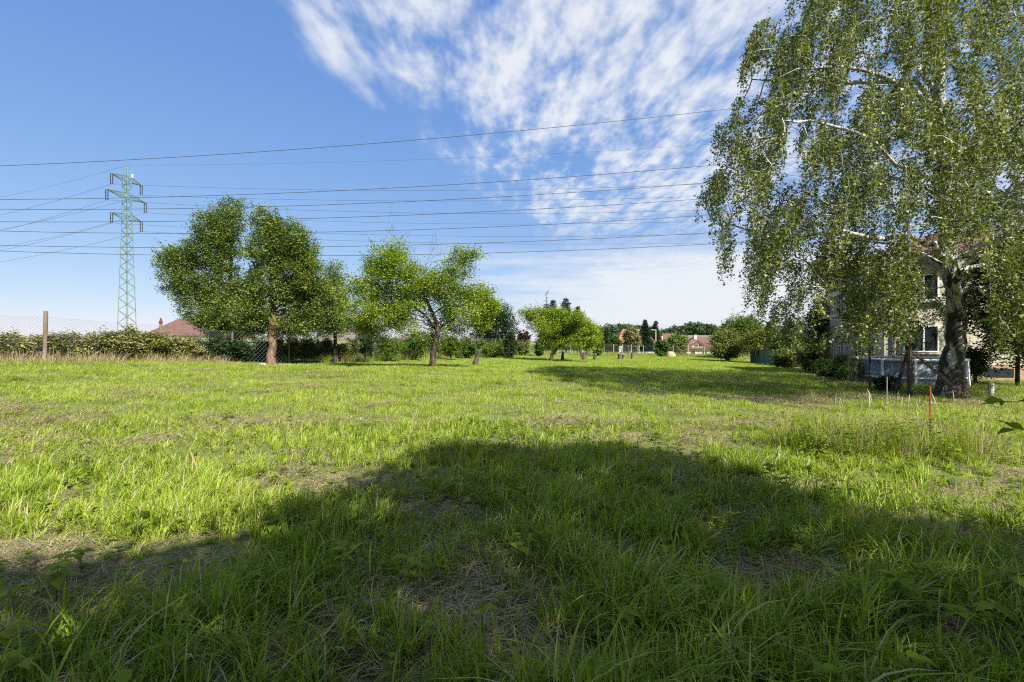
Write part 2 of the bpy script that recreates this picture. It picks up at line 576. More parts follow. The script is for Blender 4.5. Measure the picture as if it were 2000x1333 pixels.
# the far land is green
cg = m.n('ShaderNodeTexCoord')
vl = m.n('ShaderNodeVectorMath', operation='LENGTH')
m.l(cg.outputs['Object'], vl.inputs[0])
fr = m.n('ShaderNodeMapRange')
m.l(vl.outputs['Value'], fr.inputs[0])
fr.inputs[1].default_value, fr.inputs[2].default_value = 26.0, 48.0
far_c = m.ramp(nA, [(0.35, (0.11, 0.155, 0.035)), (0.65, (0.17, 0.215, 0.05))])
gcol = m.mix(fr.outputs[0], gcol, far_c)
M['soil'] = m.done(m.principled(gcol, 0.95, 0.1, 0, nC, 0.05))

# ------------------------------------------------------------------ ground sheet
ax = np.concatenate([-np.geomspace(2500, 16, 34), np.arange(-15.5, 18, 0.3), np.geomspace(18.3, 2500, 34)])
ay = np.concatenate([-np.geomspace(600, 4, 14), np.arange(-3.6, 20, 0.3), np.geomspace(20.4, 3000, 46)])
gx, gy = np.meshgrid(ax, ay)
gz = G(gx.ravel(), gy.ravel())
nx, ny = len(ax), len(ay)
ii = np.arange(nx * ny).reshape(ny, nx)
quads = np.stack([ii[:-1, :-1], ii[:-1, 1:], ii[1:, 1:], ii[1:, :-1]], -1).reshape(-1, 4)
ground = link('ground', mesh_np('ground', np.c_[gx.ravel(), gy.ravel(), gz], [quads], [M['soil']], True))
tag(ground, 'rough meadow ground with thatch and bare patches under the grass', kind='structure')

# ------------------------------------------------------------------ blades


def blades(base, h, w, lean_dir, lean, segs=4, droop=1.0, tint=None):
    """curved tapering blades; returns V, [quads, tris], face tint"""
    n = len(base)
    t = np.linspace(0, 1, segs + 1)
    d = np.c_[np.cos(lean_dir), np.sin(lean_dir), np.zeros(n)]
    sd = np.c_[-np.sin(lean_dir + 0.6), np.cos(lean_dir + 0.6), np.zeros(n)]
    V = np.zeros((n, 2 * segs + 1, 3))
    for i, ti in enumerate(t):
        hor = h * lean * ti ** 2
        ver = h * (ti - 0.42 * droop * lean * ti ** 3)
        c = base + d * hor[:, None]
        c[:, 2] += ver
        if i < segs:
            ww = (w * (1 - 0.75 * ti ** 1.5) * 0.5)[:, None]
            V[:, 2 * i] = c - sd * ww
            V[:, 2 * i + 1] = c + sd * ww
        else:
            V[:, 2 * segs] = c
    k = 2 * segs + 1
    off = (np.arange(n) * k)[:, None, None]
    q = np.array([[2 * i, 2 * i + 1, 2 * i + 3, 2 * i + 2] for i in range(segs - 1)])[None] + off
    tr = np.array([[2 * segs - 2, 2 * segs - 1, 2 * segs]])[None] + off
    tint = RNG.random(n) if tint is None else tint
    ft = np.concatenate([np.repeat(tint, segs - 1), tint])
    return V.reshape(-1, 3), [q.reshape(-1, 4), tr.reshape(-1, 3)], ft


def join_geo(parts):
    V, Q, T, fq, ft, n = [], [], [], [], [], 0
    for v_, (q, t_), f in parts:
        V.append(v_)
        Q.append(q + n)
        T.append(t_ + n)
        fq.append(f[:len(q)])
        ft.append(f[len(q):])
        n += len(v_)
    return np.concatenate(V), [np.concatenate(Q), np.concatenate(T)], np.concatenate(fq + ft)


def tuft_mesh(name, n, rad, hlo, hhi, w, segs, lean, mat, straight=0.3):
    a = RNG.random(n) * 2 * np.pi
    r = rad * np.sqrt(RNG.random(n))
    base = np.c_[r * np.cos(a), r * np.sin(a), np.full(n, -0.02)]
    h = hlo + (hhi - hlo) * RNG.random(n) ** 1.3
    ld = a + RNG.normal(0, 0.9, n)
    le = np.abs(RNG.normal(lean, lean * 0.55, n))
    V, p, f = blades(base, h, w * (0.6 + 0.8 * RNG.random(n)), ld, le, segs, tint=np.clip(RNG.normal(0.5, 0.24, n), 0, 1))
    return mesh_np(name, V, p, [mat], True, {'tint': f})


def straw_mesh(name, n, rad, L, w, mat, lift=0.03):
    """stalks lying about"""
    a = RNG.random(n) * 2 * np.pi
    r = rad * np.sqrt(RNG.random(n))
    base = np.c_[r * np.cos(a), r * np.sin(a), 0.005 + lift * RNG.random(n)]
    V, p, f = blades(base, L * (0.4 + RNG.random(n)), np.full(n, w), RNG.random(n) * 6.28, np.full(n, 1.0), 3, 2.0)
    V = V.reshape(n, -1, 3)
    top = V[:, :, 2] - base[:, None, 2]
    V[:, :, 2] = base[:, None, 2] + top * RNG.uniform(0.02, 0.25, n)[:, None]
    return mesh_np(name, V.reshape(-1, 3), p, [mat], False, {'tint': f})


def scatter(name, label, variants, pts, var, rotz, scl, patch, cat):
    """one object of kind stuff: geometry nodes put the variants on points"""
    coll = bpy.data.collections.new(name + '_source')
    for i, me in enumerate(variants):
        o = bpy.data.objects.new('%s_v%02d' % (name, i), me)
        coll.objects.link(o)
    pm = bpy.data.meshes.new(name)
    pm.vertices.add(len(pts))
    pm.vertices.foreach_set('co', np.asarray(pts, np.float32).ravel())
    for k, a, ty in (('variant', var, 'INT'), ('rotz', rotz, 'FLOAT'), ('scl', scl, 'FLOAT'), ('patch', patch, 'FLOAT')):
        at = pm.attributes.new(k, ty, 'POINT')
        at.data.foreach_set('value', np.asarray(a, np.int32 if ty == 'INT' else np.float32))
    ng = bpy.data.node_groups.new(name, 'GeometryNodeTree')
    ng.interface.new_socket('Geometry', in_out='INPUT', socket_type='NodeSocketGeometry')
    ng.interface.new_socket('Geometry', in_out='OUTPUT', socket_type='NodeSocketGeometry')
    gi, go = ng.nodes.new('NodeGroupInput'), ng.nodes.new('NodeGroupOutput')
    ci = ng.nodes.new('GeometryNodeCollectionInfo')
    ci.inputs['Collection'].default_value = coll
    ci.inputs['Separate Children'].default_value = True
    ci.inputs['Reset Children'].default_value = True
    ip = ng.nodes.new('GeometryNodeInstanceOnPoints')
    ip.inputs['Pick Instance'].default_value = True

    def named(k, ty):
        n = ng.nodes.new('GeometryNodeInputNamedAttribute')
        n.data_type = ty
        n.inputs['Name'].default_value = k
        return n.outputs[0]
    cx = ng.nodes.new('ShaderNodeCombineXYZ')
    ng.links.new(named('rotz', 'FLOAT'), cx.inputs[2])
    er = ng.nodes.new('FunctionNodeEulerToRotation')
    ng.links.new(cx.outputs[0], er.inputs[0])
    ng.links.new(gi.outputs[0], ip.inputs['Points'])
    ng.links.new(ci.outputs[0], ip.inputs['Instance'])
    ng.links.new(named('variant', 'INT'), ip.inputs['Instance Index'])
    ng.links.new(er.outputs[0], ip.inputs['Rotation'])
    ng.links.new(named('scl', 'FLOAT'), ip.inputs['Scale'])
    ng.links.new(ip.outputs[0], go.inputs[0])
    o = link(name, pm)
    md = o.modifiers.new('scatter', 'NODES')
    md.node_group = ng
    return tag(o, label, cat, kind='stuff')


# plot outline on plan: grass grows inside and a little beyond
PLOT = [(-40, -3), (-24, 13), (-18.2, 19.2), (-15.8, 22.2), (-9, 33), (0, 50), (20, 76), (31, 73), (29, 56), (20, 36), (13.5, 21), (26, 21), (34, 18), (14, -3)]
BARE = [(-2.75, 3.55, 0.85), (-2.1, 5.45, 0.95), (1.85, 3.35, 0.62), (-0.35, 2.85, 0.5), (0.9, 3.5, 0.36), (-3.5, 3.5, 0.85), (-0.7, 4.6, 0.35), (2.3, 2.5, 0.35),
        (3.2, 5.4, 0.5), (-4.8, 9.0, 0.6), (-6, 14, 0.9), (-2.6, 11.5, 0.5), (-1.2, 15, 0.7), (-9.5, 12, 0.8), (7.0, 12.6, 1.6), (9.3, 12.8, 1.4), (11.5, 12.2, 1.2),
        (-0.3, 7.5, 0.45), (-12, 18, 0.9), (-7.0, 19.5, 0.7), (1.0, 9.4, 0.5), (0.2, 2.45, 0.35), (5.6, 9.9, 0.5)]


def bare(x, y):
    b = np.zeros(x.shape)
    for cx, cy_, r in BARE:
        b = np.maximum(b, np.exp(-(((x - cx) ** 2 + (1.9 * (y - cy_)) ** 2) / (0.95 * r) ** 2) ** 1.5) * np.clip(0.45 + 1.2 * vnoise(x, y, 3.5, 77), 0, 1))
    return b


def field_points(n_per_m2, y0, y1, spread=1.2, extra=1.5):
    """points spread evenly in the viewed wedge of the plot"""
    W = y1 * spread + extra
    n = int(n_per_m2 * 2 * W * (y1 - y0))
    x = RNG.uniform(-W, W, n)
    y = RNG.uniform(y0, y1, n)
    k = np.abs(x) < np.maximum(y, 0.8) * spread + extra
    k &= in_poly(x, y, PLOT)
    return x[k], y[k]


def lush(x, y):
    return 0.30 + 0.7 * (0.5 * vnoise(x, y, 0.8, 11) + 0.5 * vnoise(x, y, 2.3, 12))


def blade_field(name, label, kinds):
    """unique blades in one mesh; kinds: (x, y, blades per tuft, radius, hlo, hhi, width, segs, lean, scale, patch)"""
    parts = []
    for X, Y, nb, rad, hlo, hhi, w, segs, lean, scl, pt in kinds:
        m_ = len(X)
        Z = G(X, Y)
        own = np.repeat(np.arange(m_), nb)
        n = len(own)
        a = RNG.random(n) * 2 * np.pi
        r = rad * np.sqrt(RNG.random(n)) * scl[own]
        base = np.c_[X[own] + r * np.cos(a), Y[own] + r * np.sin(a), Z[own] - 0.02]
        h = (hlo + (hhi - hlo) * RNG.random(n) ** 1.3) * scl[own]
        tuft_dir = RNG.random(m_) * 6.28
        ld = np.where(RNG.random(n) < 0.6, a + RNG.normal(0, 0.8, n), tuft_dir[own] + RNG.normal(0, 0.7, n))
        le = np.abs(RNG.normal(lean, lean * 0.55, n))
        tint = np.clip(0.6 * np.clip(RNG.normal(0.5, 0.24, n), 0, 1) + 0.4 * pt[own], 0, 1) * 0.8
        tint = np.where(RNG.random(n) < 0.11, 0.98, tint)
        parts.append(blades(base, h, w * (0.6 + 0.8 * RNG.random(n)), ld, le, segs, tint=tint))
    V, p, f = join_geo(parts)
    o = link(name, mesh_np(name, V, p, [M['grass_near']], True, {'tint': f}))
    return tag(o, label, 'grass', kind='stuff')


def tile_mesh(name, size, tufts, per, rad, hlo, hhi, w, segs, lean, mat):
    """a square of sward with soft edges, many tufts of blades"""
    e = size / 2 + 0.10
    cx, cy_ = RNG.uniform(-e, e, tufts), RNG.uniform(-e, e, tufts)
    own = np.repeat(np.arange(tufts), per)
    n = len(own)
    a = RNG.random(n) * 2 * np.pi
    r = rad * np.sqrt(RNG.random(n))
    ts = RNG.uniform(0.55, 1.2, tufts)
    base = np.c_[cx[own] + r * np.cos(a), cy_[own] + r * np.sin(a), np.full(n, -0.035)]
    h = (hlo + (hhi - hlo) * RNG.random(n) ** 1.3) * ts[own] + 0.02
    le = np.abs(RNG.normal(lean, lean * 0.55, n))
    tint = np.clip(RNG.normal(0.5, 0.2, n) + RNG.normal(0, 0.14, tufts)[own], 0, 1)
    tint = np.where(RNG.random(n) < 0.09, 1.6, tint)
    V, p, f = blades(base, h, w * (0.6 + 0.8 * RNG.random(n)), a + RNG.normal(0, 0.9, n), le, segs, tint=tint)
    return mesh_np(name, V, p, [mat], True, {'tint': f})


def tile_points(size, y0, y1, spread, extra):
    W = y1 * spread + extra
    xs = np.arange(-W, W, size)
    ys = np.arange(y0 + size / 2, y1, size)
    X, Y = [q.ravel() for q in np.meshgrid(xs, ys)]
    X = X + RNG.uniform(-0.07, 0.07, len(X)) * size
    Y = Y + RNG.uniform(-0.07, 0.07, len(Y)) * size
    k = (np.abs(X) < Y * spread + extra) & in_poly(X, Y, PLOT)
    return X[k], Y[k]


X, Y = field_points(300, 0.9, 9.2, 1.12, 0.9)
L = lush(X, Y)
b = bare(X, Y)
dist = np.hypot(X, Y)
keep = RNG.random(len(X)) > b * 1.15
keep &= RNG.random(len(X)) < np.clip(0.12 + 1.7 * (L - 0.38), 0.08, 1.0) * np.interp(dist, [3, 6, 9], [1.0, 0.75, 0.72])
X, Y, L, b, dist = X[keep], Y[keep], L[keep], b[keep], dist[keep]
n = len(X)
tall = (L + RNG.normal(0, 0.13, n)) > 0.55
longc = (vnoise(X, Y, 0.7, 21) > 0.55) & (dist < 5.5) & (RNG.random(n) < 0.15)
short = RNG.random(n) < 0.30
scl = RNG.uniform(0.6, 1.25, n) * (0.62 + 0.6 * L) * np.interp(dist, [3.5, 6, 9], [1.0, 0.8, 0.6]) * (1 - 0.55 * np.clip(b * 2.0, 0, 1))
pt = np.clip(0.05 + 0.95 * vnoise(X, Y, 0.9, 31) + RNG.normal(0, 0.18, n), 0, 1)
sel = [short, longc & ~short, tall & ~longc & ~short, ~tall & ~longc & ~short]
prm = [(14, 0.10, 0.03, 0.09, 0.0095, 2, 0.8), (10, 0.09, 0.22, 0.46, 0.0140, 5, 0.9), (17, 0.055, 0.15, 0.34, 0.0115, 4, 0.5), (11, 0.07, 0.09, 0.24, 0.0095, 3, 0.45)]
blade_field('meadow_grass', 'green tufted grass covering the near part of the meadow', [(X[k], Y[k], *q, scl[k], pt[k]) for k, q in zip(sel, prm)])

TS = 0.9
mid_tiles = ([tile_mesh('t', TS, 62, 15, 0.10, 0.04, 0.125, 0.0085, 3, 0.6, M['grass']) for _ in range(6)]
             + [tile_mesh('t', TS, 56, 15, 0.09, 0.06, 0.20, 0.0095, 3, 0.55, M['grass']) for _ in range(4)]
             + [tile_mesh('t', TS, 22, 13, 0.08, 0.05, 0.17, 0.0085, 3, 0.5, M['grass']) for _ in range(3)])
X, Y = tile_points(TS, 8.6, 23.0, 1.12, 1.5)
L = lush(X, Y)
dry_l = np.clip(1 - np.abs((X + 16.8) * 0.78 + (20.6 - Y) * 0.62) / 1.6, 0, 1) * (Y < 22)
b = np.maximum(bare(X, Y), dry_l)
n = len(X)
var = np.where(b > 0.45, RNG.integers(10, 13, n), np.where(L + RNG.normal(0, 0.1, n) > 0.60, RNG.integers(6, 10, n), RNG.integers(0, 6, n)))
var = np.where((b < 0.45) & (RNG.random(n) < 0.07), RNG.integers(10, 13, n), var)
scatter('meadow_grass', 'sunlit green grass across the middle of the meadow', mid_tiles, np.c_[X, Y, G(X, Y)], var, RNG.integers(0, 4, n) * math.pi / 2 + RNG.normal(0, 0.1, n), RNG.uniform(0.98, 1.08, n), RNG.random(n), 'grass')

FS = 2.0
far_tiles = [tile_mesh('t', FS, 105, 14, 0.16, 0.05, 0.16, 0.016, 2, 0.5, M['grass']) for _ in range(6)]
X, Y = tile_points(FS, 22.6, 79.0, 1.0, 3.0)
n = len(X)
scatter('meadow_grass', 'bright green grass of the far meadow between the fences', far_tiles, np.c_[X, Y, G(X, Y)], RNG.integers(0, 6, n), RNG.integers(0, 4, n) * math.pi / 2 + RNG.normal(0, 0.1, n), RNG.uniform(0.98, 1.06, n), RNG.random(n), 'grass')

# dead stalks lying between the tufts
straws = [straw_mesh('s', 85, 0.32, 0.22, 0.0060, M['straw'], 0.05) for _ in range(5)]
X, Y = field_points(40, 0.9, 9.5, 1.12, 0.9)
k = RNG.random(len(X)) < np.where(np.hypot(X, Y) < 5.0, 1.0, 0.6)
X, Y = X[k], Y[k]
b = bare(X, Y)
keep = RNG.random(len(X)) < np.clip(0.22 + 0.65 * b + 1.2 * (0.6 - lush(X, Y)), 0, 1)
X, Y = X[keep], Y[keep]
X2, Y2 = field_points(9, 9.0, 22.5, 1.15, 1.0)
dl = np.clip(1 - np.abs((X2 + 16.8) * 0.78 + (20.6 - Y2) * 0.62) / 1.8, 0, 1)
keep = (RNG.random(len(X2)) < 0.10 + 0.9 * np.maximum(dl, bare(X2, Y2)))
X, Y = np.r_[X, X2[keep]], np.r_[Y, Y2[keep]]
n = len(X)
scatter('dead_straw', 'tan dead grass stalks matted on the ground between the tufts', straws, np.c_[X, Y, G(X, Y)], RNG.integers(0, 5, n), RNG.random(n) * 6.28,
        np.where(np.hypot(X, Y) > 9, 1.5, 1.0) * RNG.uniform(0.7, 1.2, n), RNG.random(n), 'straw')

# ------------------------------------------------------------------ leaves and trees


def leaves(C, size, aspect=0.62, up=0.6, down=0.2, fold=0.12, tint=None, dirs=None, single=False):
    n = len(C)
    N = RNG.normal(0, 1, (n, 3))
    N /= np.linalg.norm(N, axis=1)[:, None]
    N[:, 2] = np.abs(N[:, 2]) * 0.8 + up
    D = RNG.normal(0, 1, (n, 3))
    D[:, 2] = D[:, 2] * 0.6 - down
    if dirs is not None:
        D = D * 0.5 + dirs
    N /= np.linalg.norm(N, axis=1)[:, None]
    D -= N * (D * N).sum(1)[:, None]
    D /= np.linalg.norm(D, axis=1)[:, None] + 1e-9
    S = np.cross(D, N)
    s = (size * RNG.uniform(0.65, 1.25, n))[:, None]
    if single:
        V = np.empty((n, 3, 3))
        V[:, 0] = C
        V[:, 1] = C + D * s * 0.85 - S * s * aspect * 0.62
        V[:, 2] = C + D * s * 0.95 + S * s * aspect * 0.50
        i = np.arange(n) * 3
        tint = np.clip(RNG.normal(0.5, 0.22, n), 0, 1) if tint is None else tint
        return V.reshape(-1, 3), np.c_[i, i + 1, i + 2], tint
    V = np.empty((n, 4, 3))
    V[:, 0] = C
    V[:, 2] = C + D * s
    midp = C + D * s * 0.45 + N * s * fold
    V[:, 1] = midp - S * s * aspect * 0.5
    V[:, 3] = midp + S * s * aspect * 0.5
    i = np.arange(n) * 4
    T = np.stack([np.c_[i, i + 1, i + 2], np.c_[i, i + 2, i + 3]], 1).reshape(-1, 3)
    tint = np.clip(RNG.normal(0.5, 0.22, n), 0, 1) if tint is None else tint
    return V.reshape(-1, 3), T, np.repeat(tint, 2)


class Skel:
    """branch skeleton: nodes with parents; radii follow from the number of tips carried"""

    def __init__(s, root):
        s.p, s.par, s.w = [np.array(root, float)], [-1], [0.0]

    def add(s, q, par, w=0.0):
        s.p.append(np.array(q, float))
        s.par.append(par)
        s.w.append(w)
        return len(s.p) - 1

    def path(s, pts, par, wob=0.0, sub=3):
        ids = [par]
        for q in pts:
            a = s.p[ids[-1]]
            for k in range(1, sub + 1):
                t = k / sub
                c = a + (np.array(q, float) - a) * t
                if k < sub:
                    c = c + RNG.normal(0, wob, 3)
                ids.append(s.add(c, ids[-1]))
        return ids

    def attach(s, A, cand=None, wob=0.08, rise=0.0, wt=1.0):
        """joins points to the nearest node so far, nearest first; returns node ids"""
        P0 = np.array(s.p)
        ids = np.arange(len(P0)) if cand is None else np.array(cand)
        pool, pid = P0[ids].copy(), list(ids)
        dm = np.linalg.norm(A[:, None] - pool[None], axis=2).min(1)
        order = np.argsort(dm)
        buf = np.empty((len(pool) + 2 * len(A), 3))
        buf[:len(pool)] = pool
        nb = len(pool)
        res = np.zeros(len(A), int)
        for o in order:
            a = A[o]
            dd = ((buf[:nb] - a) ** 2).sum(1)
            j = int(dd.argmin())
            q = buf[j]
            dl = math.sqrt(dd[j])
            mid = (a + q) / 2 + RNG.normal(0, wob * dl, 3)
            mid[2] += rise * dl
            i1 = s.add(mid, pid[j])
            i2 = s.add(a, i1, wt)
            buf[nb], buf[nb + 1] = mid, a
            pid += [i1, i2]
            nb += 2
            res[o] = i2
        return res

    def radii(s, base_r, tip_r=0.004, power=1.8):
        n = len(s.p)
        w = np.array(s.w) + 0.02
        par = np.array(s.par)
        for i in range(n - 1, 0, -1):
            w[par[i]] += w[i]
        r = base_r * (w / w[0]) ** (1 / power)
        return np.maximum(r, tip_r), w

    def mesh(s, name, base_r, mat, tip_r=0.004, power=1.8, rmin=0.0, kbig=10, over=None):
        Pn, par = np.array(s.p), np.array(s.par)
        r, w = s.radii(base_r, tip_r, power)
        if over:
            for i, v_ in over.items():
                r[i] = v_
        n = len(Pn)
        main = np.full(n, -1)
        for i in range(1, n):
            p = par[i]
            if main[p] < 0 or w[i] > w[main[p]]:
                main[p] = i
        d = np.zeros((n, 3))
        e = Pn[1:] - Pn[par[1:]]
        e /= np.linalg.norm(e, axis=1)[:, None] + 1e-9
        d[1:] = e
        tan = d.copy()
        for i in range(n):
            if main[i] >= 0:
                tan[i] = d[i] + d[main[i]]
        tan /= np.linalg.norm(tan, axis=1)[:, None] + 1e-9
        idx = np.arange(1, n)
        idx = idx[r[idx] >= rmin]
        Vs, Qs, off = [], [], 0
        for lo, hi, k in ((0.05, 9e9, kbig), (0.015, 0.05, 6), (0.0, 0.015, 3)):
            I = idx[(r[idx] >= lo) & (r[idx] < hi)]
            if not len(I):
                continue
            pa = par[I]
            ism = main[pa] == I
            ra = np.where(ism, r[pa], np.minimum(r[pa], r[I] * 1.25))
            ta = np.where(ism[:, None], tan[pa], d[I])

            def ring(c, t_, rad):
                ref = np.where(np.abs(t_[:, :1]) < 0.8, np.array([[1., 0, 0]]), np.array([[0, 1., 0]]))
                x = ref - t_ * (ref * t_).sum(1)[:, None]
                x /= np.linalg.norm(x, axis=1)[:, None]
                y = np.cross(t_, x)
                a = 2 * np.pi * np.arange(k) / k
                return c[:, None] + rad[:, None, None] * (x[:, None] * np.cos(a)[None, :, None] + y[:, None] * np.sin(a)[None, :, None])
            R = np.concatenate([ring(Pn[pa], ta, ra), ring(Pn[I], tan[I], r[I])], 1)
            m_ = len(I)
            j = np.arange(k)
            q = np.stack([j, (j + 1) % k, k + (j + 1) % k, k + j], -1)
            Qs.append((q[None] + (np.arange(m_) * 2 * k)[:, None, None] + off).reshape(-1, 4))
            Vs.append(R.reshape(-1, 3))
            off += m_ * 2 * k
        return mesh_np(name, np.concatenate(Vs), [np.concatenate(Qs)], [mat], True)


def lobe_points(c, rad, n, shell=0.45):
    q = RNG.normal(0, 1, (n, 3))
    q /= np.linalg.norm(q, axis=1)[:, None]
    rr = RNG.random(n) ** (1 / 3.0)
    rr = shell * np.sqrt(rr) + (1 - shell) * rr
    return c + q * rr[:, None] * rad


def make_tree(name, label, cat, px, d, trunk_px, lobes, base_r, n_att, n_leaf, leaf_size, mat, bark, group=None, spread=0.16, depth_k=1.0,
              fork=0.45, dead=None, up=0.6, aspect=0.62, flare=1.5, tilt_leaf=0.2, base_z=None, depth_seed=None):
    """trunk_px: [(px,py)...] upwards; lobes: (px,py,rx,ry) in photo pixels at distance d"""
    k = d / F
    base = at_ground(px, d)
    if base_z is not None:
        base[2] = base_z
    root = empty(name, base, label, cat, group)
    sk = Skel((0, 0, -0.15))
    tp = []
    for q in trunk_px:
        w_ = P(q[0], q[1], d + (q[2] if len(q) > 2 else 0.0)) - base
        tp.append(w_)
    ids = sk.path(tp, 0, wob=base_r * 0.10, sub=4)
    tips = []
    vol = np.array([l[2] ** 2 * l[3] for l in lobes], float) ** 0.75
    vol /= vol.sum()
    A_all = []
    for (lx, ly, rx, ry), vf in zip(lobes, vol):
        off = RNG.uniform(-1, 1) * depth_k * (np.mean([l[2] for l in lobes]) * k)
        c = P(lx, ly, d) - base
        c[1] += off
        rad = np.array([rx * k, max(rx, ry) * k * 0.95, ry * k])
        # limb from the trunk below the lobe
        tz = np.array([sk.p[i][2] for i in ids])
        want = max(tz.max() * fork, c[2] - np.linalg.norm(c[:2]) * 0.75)
        st = ids[int(np.argmin(np.abs(tz - min(want, tz.max()))))]
        a = sk.p[st]
        mid = a + (c - a) * 0.5 + np.array([0, 0, 0.12 * np.linalg.norm(c - a)])
        limb = sk.path([mid, c], st, wob=0.04 * np.linalg.norm(c - a), sub=3)
        A_all.append((lobe_points(c, rad, max(6, int(n_att * vf))), limb))
    # close the gaps between neighbouring lobes
    cs = [(np.mean(a_[0], axis=0), a_[1], l_) for a_, l_ in zip(A_all, lobes)]
    for i_ in range(len(cs)):
        dd_ = sorted((np.linalg.norm(cs[i_][0] - cs[j_][0]), j_) for j_ in range(len(cs)) if j_ != i_)[:3]
        pts_ = []
        for _d, j_ in dd_:
            if _d > (lobes[i_][2] + lobes[j_][2]) * k * 1.7:
                continue
            m_ = max(2, int(0.16 * n_att * vol[i_]))
            t_ = RNG.uniform(0.25, 0.75, (m_, 1))
            rj = min(lobes[i_][3], lobes[j_][3]) * k * 0.5
            pts_.append(cs[i_][0] * (1 - t_) + cs[j_][0] * t_ + RNG.normal(0, rj, (m_, 3)))
        if pts_:
            A_all[i_] = (np.concatenate([A_all[i_][0]] + pts_), A_all[i_][1])
    for A, limb in A_all:
        tips += list(sk.attach(A, limb[2:], wob=0.13, rise=0.03))
    tips = np.array(tips)
    T = np.array(sk.p)[tips]
    Tp = np.array(sk.p)[np.array(sk.par)[tips]]
    # young shoots stand out of the outline
    cen = T.mean(0)
    outw = np.linalg.norm((T - cen) / (T.std(0) + 1e-6), axis=1)
    cand = np.argsort(-outw)[:max(8, len(T) // 4)]
    sh_p, sh_q = [], []
    for j in RNG.choice(cand, max(6, len(T) // 14), replace=False):
        dv = (T[j] - cen) / (np.linalg.norm(T[j] - cen) + 1e-6)
        dv = dv * 0.7 + np.array([0, 0, 0.65]) + RNG.normal(0, 0.25, 3)
        ln = RNG.uniform(0.5, 1.0) * spread * 3.4
        q1 = T[j] + dv * ln * 0.5
        q2 = T[j] + dv * ln + RNG.normal(0, 0.04, 3)
        i1 = sk.add(q1, tips[j], 0.4)
        sk.add(q2, i1, 0.4)
        sh_p.append(T[j])
        sh_q.append(q2)
    if dead:
        for pts in dead:
            w_ = [P(*q[:2], d + 0.2) - base for q in pts]
            st = int(np.argmin(np.linalg.norm(np.array(sk.p) - w_[0], axis=1)))
            dl = sk.path(w_[1:], st, wob=0.03, sub=3)
            for i in dl[2:]:
                for _ in range(2):
                    q0 = sk.p[i]
                    g = q0 + RNG.normal(0, 0.22, 3) + np.array([0, 0, 0.18])
                    e = sk.add(g, i, 0.5)
                    sk.add(g + (g - q0) * 0.6 + RNG.normal(0, 0.07, 3), e, 0.3)
    r, w = sk.radii(base_r, 0.005)
    over = {0: base_r * flare}
    for q, i in enumerate(ids[1:4]):
        over[i] = max(r[i], base_r * (flare - (flare - 1) * (q + 1) / 4))
    br = sk.mesh('trunk', base_r, bark, 0.0035 if d < 35 else 0.008, over=over)
    link('trunk', br, root)
    per = n_leaf // len(T)
    t = RNG.random((len(T), per, 1)) ** 0.7
    C = Tp[:, None] + (T - Tp)[:, None] * (0.25 + 0.85 * t) + RNG.normal(0, spread, (len(T), per, 3)) * np.array([1, 1, 0.8])
    tint = np.clip(RNG.normal(0.48, 0.2, (len(T), per)) + RNG.normal(0, 0.09, (len(T), 1)), 0, 1).ravel()
    C = C.reshape(-1, 3)
    ns = max(8, per // 3)
    sp_, sq_ = np.array(sh_p), np.array(sh_q)
    C2 = sp_[:, None] + (sq_ - sp_)[:, None] * RNG.random((len(sp_), ns, 1)) * 1.05 + RNG.normal(0, spread * 0.3, (len(sp_), ns, 3))
    C = np.concatenate([C, C2.reshape(-1, 3)])
    tint = np.concatenate([tint, np.clip(RNG.normal(0.62, 0.2, len(C2) * ns), 0, 1)])
    V, Tr, f = leaves(C, leaf_size, aspect, up, tilt_leaf, tint=tint, single=True)
    link('crown', mesh_np('crown', V, [Tr], [mat], False, {'tint': f}), root)
    return root


def auto_lobes(x0, y0, x1, y1, n, seed, fill=0.62, taper=0.0):
    rr = random.Random(seed)
    cx, cy_, hx, hy = (x0 + x1) / 2, (y0 + y1) / 2, (x1 - x0) / 2, (y1 - y0) / 2
    out = [(cx, cy_, hx * fill, hy * fill)]
    for i in range(n):
        a = 2 * math.pi * (i + rr.uniform(-0.3, 0.3)) / n
        s = rr.uniform(0.30, 0.46)
        out.append((cx + math.cos(a) * hx * (1 - s), cy_ - math.sin(a) * hy * (1 - s), hx * s, hy * s))
    return out


def bush(name, label, cat, x0, y0, x1, y1, d, mat, n_leaf=6000, size=0.08, group=None, seed=1, n_att=160, stems=3, bark=None, base_r=0.05, lob=7):
    cx = (x0 + x1) / 2
    b = at_ground(cx, d)
    yb = max(666.5 - (b[2] - CZ) * F / d, y0 + 8)
    return make_tree(name, label, cat, cx, d, [(cx, yb - (yb - y0) * 0.18), (cx, yb - (yb - y0) * 0.4)], auto_lobes(x0, y0, x1, min(y1, yb + 1), lob, seed),
                     base_r, int(n_att * 1.7), int(n_leaf * 1.3), size * 1.2, mat, bark or M['bark'], group, spread=0.045 * (x1 - x0) * d / F, fork=0.2, flare=1.1)


